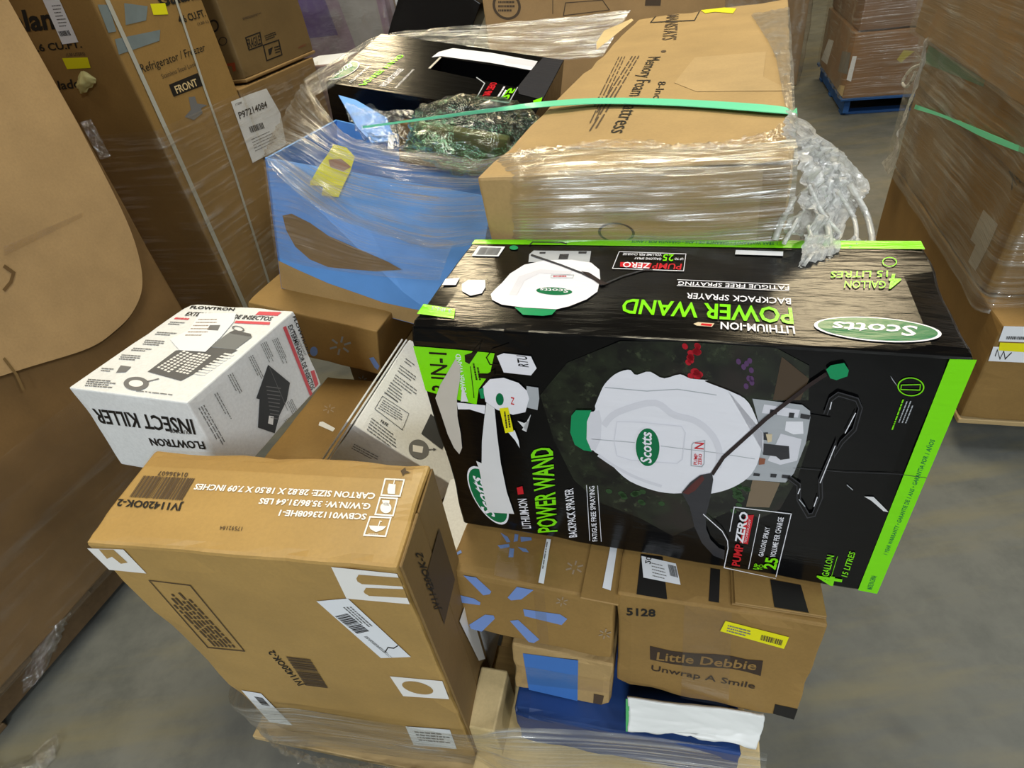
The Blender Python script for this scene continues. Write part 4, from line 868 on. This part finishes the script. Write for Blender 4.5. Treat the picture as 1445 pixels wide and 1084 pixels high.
# ruffled edge on the mattress box top
o = sheet('stretch_film', [[mt((722, 222), .012), mt((860, 206), .014), mt((960, 211), .014), mt((1050, 206), .014), mt((1118, 192), .014)], [mt((730, 214), .014), mt((860, 198), .02), mt((960, 203), .018), mt((1050, 196), .02), mt((1116, 172), .02)]], cl, 90, 10, .008, 34, None, (6, .4), (1, .6), 6, .006)
tag(o, 'ruffled roll of clear film along the mattress box front edge', 'film')
bu = [at((428, 112), 2.03), at((480, 80), 2.25), at((545, 47), 2.58), at((640, 38), 2.60), at((760, 28), 2.55), at((890, 14), 2.50)]
bl = [at((445, 135), 1.98), at((500, 105), 2.15), at((560, 78), 2.42), at((650, 75), 2.45), at((760, 85), 2.42), at((850, 80), 2.40)]
o = sheet('stretch_film', [bl, bu], FM, 80, 20, .008, 12, None, (2.5, .7), (.5, 2), 9, .004)
tag(o, 'stretch film drawn along the back above the torn black box', 'film')
# film on the mattress right edge
o = sheet('stretch_film', [[mt((1060, 20), .006), mt((1090, 70), .006), mt((1104, 130), .006), mt((1110, 160), .006)], [mt((1114, 10), .004), mt((1118, 70), .004), mt((1121, 130), .004), mt((1122, 165), .004)]], film('bright film', base=.22, streak=.7, su=12, sv=3, lo=.42, hi=.66, gl=.5, rough=.2), 50, 14, .003, 14, None, (2, .5), (1, 1), 2)
tag(o, 'bright film fold along the far right edge of the mattress box', 'film')
# hanging clump at the right corner
CLM = film('crumpled film clump', base=.62, streak=.7, su=5, sv=22, lo=.40, hi=.62, gl=.12, rough=.14, bs=.7)
clump = thing('film_clump', 'crumpled clump of clear film hanging from the mattress box corner', 'film', at((1160, 400), .72))
Mi = Matrix.Translation(clump.location).inverted()
def L(P): return Mi @ Vector(P)
def rib(ptsA, ptsB, amp, seed, nu=46, nv=24, fr=8): return sheet('film_fold', [[L(p) for p in ptsA], [L(p) for p in ptsB]], CLM, nu, nv, amp, fr, clump, (2, .8), (1, 1), seed)
def C3(lst): return [at(p, dd) for p, dd in lst]
rib(C3([((1108, 155), .86), ((1140, 175), .88), ((1185, 215), .90), ((1222, 262), .88), ((1215, 285), .86)]), C3([((1105, 195), .84), ((1128, 225), .84), ((1160, 255), .84), ((1190, 290), .84), ((1200, 310), .84)]), .012, 1)
rib(C3([((1125, 210), .83), ((1135, 250), .80), ((1125, 290), .78), ((1110, 330), .76)]), C3([((1175, 235), .86), ((1185, 270), .84), ((1185, 310), .82), ((1180, 345), .78)]), .015, 2)
rib(C3([((1140, 235), .82), ((1145, 290), .78), ((1140, 340), .73), ((1128, 385), .68)]), C3([((1200, 255), .85), ((1195, 300), .82), ((1180, 350), .75), ((1172, 395), .68)]), .016, 3)
rib(C3([((1135, 330), .73), ((1130, 365), .70), ((1120, 392), .675)]), C3([((1178, 335), .74), ((1185, 365), .70), ((1168, 404), .665)]), .010, 4, 30, 16)
rib(C3([((1178, 345), .74), ((1200, 360), .71), ((1185, 380), .685)]), C3([((1208, 335), .75), ((1222, 345), .73), ((1210, 372), .70)]), .008, 5, 26, 12)
rib(C3([((1150, 190), .86), ((1185, 225), .87), ((1200, 270), .86)]), C3([((1120, 200), .84), ((1150, 240), .83), ((1170, 290), .82)]), .016, 6)
for i, q in enumerate(([((1200, 260), .84), ((1222, 300), .82), ((1232, 335), .78), ((1225, 352), .75)], [((1180, 270), .82), ((1205, 310), .80), ((1212, 345), .75)], [((1120, 280), .79), ((1105, 310), .77), ((1095, 338), .76)], [((1130, 300), .78), ((1112, 330), .75), ((1106, 345), .74)], [((1125, 385), .685), ((1135, 400), .67), ((1160, 410), .66), ((1172, 406), .66)], [((1140, 320), .76), ((1150, 360), .71), ((1148, 400), .67)], [((1165, 300), .79), ((1170, 350), .73), ((1160, 395), .68)], [((1145, 260), .80), ((1160, 300), .78), ((1185, 330), .76)])):
    P = [L(p)+Vector((random.gauss(0, .002), random.gauss(0, .002), 0)) for p in C3(q)]
    tube('film_strand', P, .0035 if i % 2 else .005, CLM, clump, 5, 24)

# film band round the foot of the pile
FB = film('stretch film band', base=.08, streak=1.2, su=.8, sv=38, tint=(.97, .97, .93), lo=.44, hi=.68, gl=.6, rough=.15)
def jf(u, z, off): return JV.M @ Vector((u, -JV.d/2-off, z))
pathlo = [JV.M @ Vector((-JV.w/2-.012, .08, .0)), jf(-JV.w/2-.012, 0, .012), jf(-.1, -.02, .014), jf(.1, -.02, .014), jf(JV.w/2+.01, -.02, .014)]
z0 = [p.copy() for p in pathlo]
right = [Vector((-.10, .38, 0)), Vector((.1, .36, 0)), Vector((.33, .31, 0))]
z0 = z0+[Vector((p.x, p.y, .10)) for p in right]
z1 = [JV.M @ Vector((-JV.w/2-.012, .08, .19)), jf(-JV.w/2-.012, .21, .012), jf(-.1, .20, .012), jf(.1, .19, .012), jf(JV.w/2+.01, .18, .012)]+[Vector((-.10, .46, .35)), Vector((.1, .43, .32)), Vector((.34, .37, .30))]
o = sheet('stretch_film', [z0, z1], FB, 130, 26, .003, 14, None, (3, .8), (.5, 2.5), 12, .003)
tag(o, 'stretch film band wound round the foot of the tall kraft box', 'film')
o = sheet('stretch_film', [[on_z((368, 1015), .14)+Vector((0, -.01, .0)), on_z((390, 1050), .13), on_z((470, 1075), .12), on_z((600, 1085), .12), on_z((680, 1100), .12)], [on_z((376, 1035), .17), on_z((400, 1062), .17), on_z((470, 1085), .16), on_z((600, 1100), .16), on_z((680, 1115), .16)]], cl, 80, 16, .010, 30, None, (5, .6), (1, .6), 14)
tag(o, 'crumpled film hem along the pallet edge below the tall kraft box', 'film')

# ------------------------------------------------------------------ left: big dark box with hanging sheet
GB = Box('bulk_box', 'huge dark brown bulk box filling the left side', gc+Vector((0, 0, 1.95))-exg*1.0, -21.6, (0, 0), (1.0, 1.25, 1.82), KRAFT_DK, bev=.008)
f = GB.face('right')
SHEETM = cardboard('hanging kraft sheet', (190, 156, 108))
u0 = .2
pts = [(0, -.0), (1.235, 0), (1.235, .72), (1.222, .96), (1.195, 1.09), (1.15, 1.175), (1.08, 1.22), (1.0, 1.235), (.90, 1.23), (.72, 1.17), (.50, 1.10), (.25, 1.02), (0, .96)]
pts = pts[:2]+[(q.x, q.y) for q in resample([(a, c2, 0) for a, c2 in pts[2:]], 60)]
vs = [f.o+f.u*a+f.v*c2+f.n*.004 for a, c2 in pts]+[f.o+f.u*a+f.v*c2+f.n*.012 for a, c2 in pts]
n = len(pts)
obj('kraft_sheet', vs, [tuple(range(n, 2*n))]+[(i, (i+1) % n, n+(i+1) % n, n+i) for i in range(n)], SHEETM, GB.root)
f.stroke('tear_mark', [(0, 375), (14, 385), (10, 398), (0, 410)], 5, KRAFT_DK, 36); f.stroke('tear_mark', [(0, 505), (18, 528), (28, 550)], 4, KRAFT_D, 36)
f.poly('clear_tape', [(0, 348), (110, 300), (112, 306), (0, 362)], TAPE, 37)
FG = film('dusty stretch film', base=.04, streak=.35, su=2, sv=10, lo=.5, hi=.75, gl=.6, rough=.22)
wrap('stretch_film', 'clear stretch film round the dark bulk box on the left', (1.0, 1.25, GB.M), .0, .5, FG, .016, .004, None, (3, 1), 3, ('front', 'right'), 70, 24)
o = sheet('stretch_film', [[on_z((-10, 985), .0), on_z((20, 985), .02), on_z((55, 960), .04), on_z((75, 920), .05)], [on_z((-10, 900), .16), on_z((40, 900), .16), on_z((80, 878), .15), on_z((100, 862), .14)]], cl, 50, 24, .012, 10, None, (2, 1.2), (1, 1), 8)
tag(o, 'crumpled film end at the pallet corner below the bulk box', 'film')
o = sheet('stretch_film', [[on_z((-20, 1080), .006), on_z((30, 1075), .01), on_z((80, 1034), .012)], [on_z((-20, 1100), .02), on_z((40, 1084), .03), on_z((82, 1046), .02)], [on_z((-10, 1130), .006), on_z((45, 1110), .008), on_z((78, 1062), .006)]], cl, 50, 24, .010, 10, None, (2, 1), (1, 1), 5)
tag(o, 'loose scrap of clear film lying on the floor at the lower left', 'film')
tag(sheet('stretch_film', [[GB.M @ Vector((.508, .62, z)) for z in (1.0, 1.03, 1.07, 1.10)], [GB.M @ Vector((.522, .645, z)) for z in (1.0, 1.03, 1.07, 1.10)]], cl, 30, 10, .012, 10, None, (1, 1), (1, 1), 11), 'small tuft of film at the bulk box far corner', 'film')

# ------------------------------------------------------------------ refrigerator boxes behind
pe = Vector((-1.05, 2.2, 0))
FR = Box('refrigerator_box', 'tall brown refrigerator box with straps and a black front badge', pe-ex*.56+Vector((0, 0, 1.8)), -20, (0, 0), (.56, .48, 1.67), cardboard('fridge kraft', (150, 118, 66)), bev=.006)
fk = K(0, 0, .22145)
f = FR.face('front')
f.text('Galanz', (-22, 214), (440, 172), (-62, 82), INK, 2, fk, .03); f.text('4.6 CU.FT.', (203, 332), (527, 302), (186, 286), INK, 2, fk, .02); f.text('(130 LITERS)', (425, 360), (545, 352), (420, 340), INKF, 2, fk)
f.text('Congelador', (155, 596), (560, 552), (138, 540), INK, 2, fk, .02)
f.poly('yellow_label', [(398, 370), (560, 365), (580, 432), (430, 440)], YELLOW, 3, fk)
lb = f.poly('barcode_label', [(235, -90), (340, -95), (502, 268), (400, 282)], PAPER, 3, fk); f.barcode((372, 200), (440, 192), (390, 232), INK, 4, fk, 16, lb); f.lines((330, 30), (390, 25), (385, 180), 7, INKG, 4, fk, .3, parent=lb)
tagm = sheet('torn_tag', [[f.P(f.uv(fk(*p)), 5)+f.n*o2 for p, o2 in (((505, 500), .0), ((560, 440), .02), ((625, 490), .01))], [f.P(f.uv(fk(*p)), 5)+f.n*o2 for p, o2 in (((500, 540), .004), ((560, 520), .035), ((632, 510), .01))], [f.P(f.uv(fk(*p)), 5)+f.n*o2 for p, o2 in (((520, 560), .004), ((555, 590), .02), ((600, 545), .01))]], plain('torn yellowish tag', (214, 206, 140), rough=.6), 16, 12, .006, 8, FR.root)
f = FR.face('right')
f.text('Galanz', (1020, 42), (1275, -15), (975, -60), INK, 2, fk, .03); f.text('4.6 CU.FT.', (1145, 152), (1312, 102), (1124, 106), INK, 2, fk, .02); f.text('(130 L)', (1260, 162), (1330, 142), (1252, 146), INKF, 2, fk)
f.text('Refrigerator / Freezer', (905, 465), (1310, 322), (886, 412), INK, 2, fk, .0); f.text('Stainless Steel Look', (1035, 502), (1252, 418), (1022, 474), INKF, 2, fk, 0)
f.poly('black_badge', [(1075, 540), (1258, 465), (1292, 545), (1105, 617)], INK, 2, fk); f.text('FRONT', (1126, 596), (1262, 544), (1106, 550), KRAFT_L, 3, fk, .02)
FB2 = plain('faded teal ink', (112, 124, 126), rough=.7, var=.2)
for q in ([(730, 250), (1020, 190), (1015, 260), (750, 350)], [(620, 30), (690, 30), (740, 200), (690, 210)], [(790, 20), (940, 40), (930, 130), (800, 160)]): f.poly('faded_print', q, FB2, 1, fk)
f.poly('yellow_label', [(955, 25), (1050, 20), (1070, 92), (975, 95)], YELLOW, 3, fk)
f.poly('torn_print', [(1200, 620), (1240, 615), (1255, 660), (1320, 670), (1280, 690), (1290, 720), (1235, 765), (1175, 745), (1215, 700)], INKG, 2, fk)
STRW = plain('pale strap', (176, 176, 166), rough=.4)
f.stroke('strap', [(675, -10), (1180, 1100), (1420, 1640), (1660, 2180)], 26, STRW, 6, fk); f.stroke('strap', [(1115, -10), (1300, 560), (1490, 1100), (1660, 1640), (1830, 2180)], 14, STRW, 6, fk)
FF = film('brown stack film', base=.06, streak=.9, su=1.2, sv=44, tint=(.97, .96, .93), lo=.48, hi=.74, gl=.5, rough=.22)
wrap('stretch_film', 'stretch film round the lower part of the refrigerator box', (.56, .48, FR.M), .0, .98, FF, .012, .004, None, (2.5, 1), 4, ('front', 'right'), 60, 30)
P2 = pe+ey*.49
LS = Box('shipping_carton', 'brown wrapped carton with a white delivery sheet beside the refrigerator box', P2-ex*.6+Vector((0, 0, 1.12)), -20, (0, 0), (.6, .60, .99), KRAFT_D)
f = LS.face('right'); f.free = True; pk = K(280, 0, .1661)
lb = f.poly('delivery_sheet', [(270, 865), (430, 800), (572, 752), (690, 960), (740, 1230), (455, 1385)], PAPER, 8, pk, clamp=False)
f.text('P97214084', (345, 1012), (582, 912), (328, 955), INK, 10, pk, .02, parent=lb); f.barcode((420, 1080), (540, 1040), (440, 1130), INK, 10, pk, 18, lb); f.lines((440, 1180), (640, 1090), (480, 1300), 5, INKG, 10, pk, .25, parent=lb); f.text('ITEM', (310, 900), (360, 880), (306, 882), INKG, 10, pk, parent=lb)
wrap('stretch_film', 'stretch film round the carton with the white delivery sheet', (.6, .60, LS.M), .05, .97, FF, .012, .005, None, (2.5, 1), 5, ('right', ), 60, 30)
IC = Box('shipping_carton', 'brown carton with black handling marks stacked beside the refrigerator box', Vector((-.865, 2.74, 0))-ex*.5+Vector((0, 0, 1.62)), -20, (0, 0), (.5, .56, .48), cardboard('icon kraft', (112, 90, 54)))
f = IC.face('right')
ic = K(280, 0, .1661)
f.stroke('handling_mark', [(400, 320), (520, 275), (540, 385), (430, 425)], 10, INK, 1, ic, closed=True); f.text('FRAGILE', (420, 415), (530, 375), (405, 335), INK, 1, ic); f.stroke('handling_mark', [(550, 385), (680, 340), (708, 465), (580, 515)], 10, INK, 1, ic, closed=True); f.lines((560, 300), (660, 262), (572, 350), 3, INK, 1, ic); f.poly('handling_mark', [(590, 420), (630, 400), (615, 460), (600, 470)], INK, 1, ic); f.lines((640, 395), (690, 380), (655, 460), 3, INK, 1, ic)
f.lines((370, 150), (540, 100), (380, 170), 2, INKF, 1, ic, .6); f.text('HANDLE', (850, 415), (915, 385), (845, 398), plain('brown red ink', (120, 60, 40)), 1, ic)
f = IC.face('front'); f.ellipse('round_mark', (208, 350), (245, 345), (210, 388), INK, 1, ic, 24, .8); f.poly('red_mark', [(238, 540), (310, 530), (320, 600), (295, 610), (285, 560), (240, 560)], plain('rust ink', (140, 62, 30)), 1, ic); f.ellipse('round_mark', (130, 220), (175, 215), (135, 275), INK, 1, ic, 20, .7)
bmobj('paper_flap', slab_bm(-.26, .255, -.285, .285, -.012, .002, .004, 1), KRAFT_D, IC.root)

# ------------------------------------------------------------------ row of loads in the back
PUR = Box('wrapped_load', 'mauve film-wrapped load behind the brown carton with handling marks', (-1.25, 4.35, 1.6), -20, (0, 0), (.95, .8, 1.6), plain('mauve print', (140, 118, 130), rough=.5, var=.35, bumps=.3), 'load')
f = PUR.face('front'); f.polyuv('violet_panel', [(.2, .1), (.55, .08), (.6, .5), (.2, .5)], plain('violet print', (92, 68, 120)), 1); f.polyuv('pale_panel', [(.62, .05), (.9, .05), (.9, .6), (.7, .6)], plain('greyish print', (150, 144, 138), var=.2), 1); f.polyuv('brown_panel', [(.05, .62), (.9, .65), (.9, 1.5), (.05, 1.5)], plain('dusty rose print', (146, 122, 114), var=.25), 1)
FP = film('glaring film', base=.10, streak=.75, su=4, sv=9, lo=.45, hi=.72, gl=.7, rough=.16, bs=.8)
wrap('stretch_film', 'glaring stretch film round the mauve load in the back', (.95, .8, PUR.M), .3, 1.55, FP, .02, .012, None, (2, 1), 6, ('front', 'right'), 60, 40)
ROS = Box('wrapped_load', 'narrow dusty rose load with a pale top left of the film cone', at((407, 97), 3.35), -20, (0, 0), (.26, .3, at((407, 97), 3.35).z), plain('dusty rose print', (146, 122, 114), var=.25), 'load')
ROS.face('top').polyuv('pale_panel', [(.01, .01), (.25, .01), (.25, .29), (.01, .29)], PAPER, 1)
BKT = Box('shipping_carton', 'thin tall brown carton edge beside the mauve load', (-.33, 4.14, 1.5), -24, (0, 0), (.14, .3, 1.5), KRAFT_D)
BKT.face('front').polyuv('white_print', [(.02, .1), (.1, .1), (.1, .5), (.03, .45)], PAPER, 1)
BKB = Box('black_box', 'black tilted box standing behind the torn sprayer box', (-.16, 3.74, 1.42), -20, (0, 34), (.42, .22, .50), plain('black plastic', (14, 14, 16), rough=.35, bumps=.2), crush=.002)
BKS = Box('shipping_carton', 'brown carton propping the black tilted box in the back', (-.28, 3.86, .72), -20, (0, 0), (.34, .2, .72), KRAFT_D)
RS = Box('shipping_carton', 'wide kraft carton with a round stamp at the top centre of the picture', at((686, 40), 3.3)+Vector((0, 0, .42)), -5, (0, 0), (1.15, .5, 1.52), cardboard('stamp kraft', (172, 138, 92)))
f = RS.face('front'); f.ellipse('round_stamp', (715, 8), (735, 10), (715, 28), INKF, 1, None, 28, .82); f.lines((703, 0), (728, 0), (703, 18), 3, INKF, 1)
f.stroke('print_frame', [(795, 22), (798, 4), (850, 0), (860, 14)], 1.2, INKF, 1, closed=True); f.stroke('print_frame', [(780, 0), (780, 20)], 1, INKF, 1); f.poly('dark_mark', [(912, -12), (934, -12), (932, 8), (910, 8)], INKF, 1)
# wrapped stack on the blue pallet
BR1 = Box('wrapped_carton', 'brown wrapped carton with white stripe on the blue pallet', B2+ex*.01+ey*.01+Vector((0, 0, .56)), -20, (0, 0), (1.05, 1.2, .43), cardboard('wrapped brown', (140, 104, 68)))
bk = K(1100, 0, .23992)
f = BR1.face('front'); f.poly('yellow_label', [(690, 350), (730, 295), (795, 300), (740, 345), (715, 372)], plain('dull yellow paper', (176, 164, 60)), 3, bk); f.poly('white_label', [(430, 330), (455, 330), (420, 480), (385, 470)], PAPER, 2, bk)
f = BR1.face('left'); f.poly('cream_panel', [(245, 350), (290, 230), (320, 240), (280, 380)], PAPER, 2, bk); f.poly('dark_panel', [(345, 420), (370, 300), (420, 310), (400, 440)], INKG, 2, bk); f.poly('cream_label', [(335, 550), (355, 500), (395, 520), (370, 570)], KRAFT_L, 2, bk)
BR2 = Box('wrapped_carton', 'upper brown wrapped carton stacked above the blue pallet', B2+ex*.03+ey*.02+Vector((0, 0, 1.16)), -20, (0, 0), (1.03, 1.18, .59), cardboard('wrapped brown dark', (118, 88, 62)))
wrap('stretch_film', 'stretch film round the boxes on the blue pallet', (1.05, 1.2, BR1.M), .0, 1.0, FF, .015, .008, None, (3, 1.5), 7, ('left', 'front'), 70, 40)
BR3 = Box('wrapped_carton', 'brown wrapped carton standing left of the blue pallet', (2.05, 5.9, 1.3), -20, (0, 0), (1.0, .9, 1.3), cardboard('wrapped brown pale', (150, 124, 90)))
wrap('stretch_film', 'loose stretch film over the carton left of the blue pallet', (1.0, .9, BR3.M), .0, 1.3, FP, .02, .015, None, (2, 1), 8, ('front', 'right'), 60, 40)

# ------------------------------------------------------------------ right stack
RK = cardboard('right stack kraft', (138, 108, 60)); 
R1 = Box('wrapped_carton', 'lowest brown carton with white labels in the right stack', A+Vector((0, 0, .475)), -20, (0, 0), (1.0, 1.22, .342), RK, bev=.006)
rk = K(1215, 220, .36919)
f = R1.face('front')
lb = f.poly('white_label', [(548, 645), (640, 648), (636, 712), (525, 708)], PAPER, 3, rk); f.barcode((556, 688), (636, 690), (553, 700), INK, 4, rk, 24, lb)
lb = f.poly('white_label', [(500, 728), (640, 735), (636, 790), (486, 783)], PAPER, 3, rk); f.stroke('pen_mark', [(512, 765), (520, 740), (530, 775), (545, 745), (550, 775), (575, 750)], 4, INK, 4, rk, parent=lb); f.poly('yellow_label', [(530, 712), (640, 716), (640, 750), (525, 742)], YELLOW, 5, rk)
R2 = Box('wrapped_carton', 'middle brown carton with diagonal film streaks in the right stack', A+ey*.15+Vector((0, 0, .80)), -20, (0, 0), (1.0, 1.07, .32), RK, bev=.006)
f = R2.face('left'); f.poly('grey_label', [(470, 205), (526, 262), (490, 345), (440, 440), (412, 405), (440, 340), (420, 320)], plain('greyish label', (170, 166, 160)), 3, rk); f.text('X4', (575, 130), (615, 100), (565, 60), INK, 2, rk)
R3 = Box('wrapped_carton', 'thin brown carton with a green patch in the right stack', A+ey*.10-ex*.01+Vector((0, 0, .955)), -20, (0, 0), (1.0, 1.12, .152), RK)
f = R3.face('left'); f.poly('green_patch', [(880, 265), (1230, 420), (1200, 510), (850, 370)], plain('sea green print', (88, 142, 116), var=.15), 2, bk)
R4 = Box('wrapped_carton', 'top brown wrapped carton of the right stack', A+ey*.06-ex*.04+Vector((0, 0, 1.62)), -20, (0, 0), (1.0, 1.22, .65), cardboard('right stack top kraft', (150, 120, 78)))
FS = film('right stack film', base=.10, streak=1.1, su=1.3, sv=30, tint=(.97, .95, .9), lo=.45, hi=.70, gl=.75, rough=.13, bs=.8)
wrap('stretch_film', 'shiny stretch film round the middle boxes of the right stack', (1.02, 1.16, R2.M), -.02, .50, FS, .012, .006, None, (2.5, 1), 10, ('left', 'front'), 90, 36)
wrap('stretch_film', 'shiny stretch film round the top box of the right stack', (1.0, 1.22, R4.M), .0, .60, FS, .012, .008, None, (2.5, 1), 16, ('left', 'front'), 90, 36)
# green strap on the right stack and the loose film edge
nl = -ex; pl = A-ex*.026
def rl(px, off=.0): return on_plane(px, pl+nl*off, nl)
o = sheet('strap', [[rl(bk(*p)) for p in ((790, 640), (980, 700), (1200, 810), (1438, 905))], [rl(bk(*p)) for p in ((800, 615), (990, 685), (1200, 770), (1438, 870))]], STRAP, 40, 3, 0, 1); md = o.modifiers.new('thickness', 'SOLIDIFY'); md.thickness = .0012
for pg in o.data.polygons: pg.use_smooth = False
tag(o, 'green plastic strap round the wrapped stack on the right', 'strap')
fe = thing('film_tail', 'loose twisted film tail at the far corner of the right stack', 'film', rl(bk(700, 900)))
Mi2 = Matrix.Translation(fe.location).inverted()
e1 = [Mi2 @ rl(bk(*p), .02) for p in ((875, 215), (850, 380), (790, 560), (720, 740), (660, 900), (600, 950))]; e2 = [Mi2 @ rl(bk(*p), .035) for p in ((860, 230), (820, 400), (760, 600), (700, 770), (690, 920), (640, 1040))]
sheet('film_fold', [e1, e2], CLM, 50, 8, .008, 14, fe, (2, .5), (1, 1), 3)
tube('film_loop', [Mi2 @ rl(bk(*p), .03) for p in ((830, 380), (770, 410), (725, 480), (745, 510), (780, 470), (800, 420))], .006, CLM, fe, 5, 30)

# ------------------------------------------------------------------ ceiling lamps, the rear pair added as fill (housings of the light panels)
HOUS = plain('lamp housing', (180, 180, 180), rough=.4)
for i, (lx, ly, sx, sy, pw, col) in enumerate(LAMPS):
    t_ = thing('ceiling_lamp', 'square lamp hanging below the warehouse ceiling, the rear pair added as fill light', 'lamp', (lx, ly, 5.9), group='high bay lamps')
    bmobj('housing', slab_bm(-sx/2-.04, sx/2+.04, -sy/2-.04, sy/2+.04, .01, .10, .01, 1), HOUS, t_)
    bmobj('hanger', slab_bm(-.015, .015, -.015, .015, .10, CEIL-5.9), HOUS, t_)
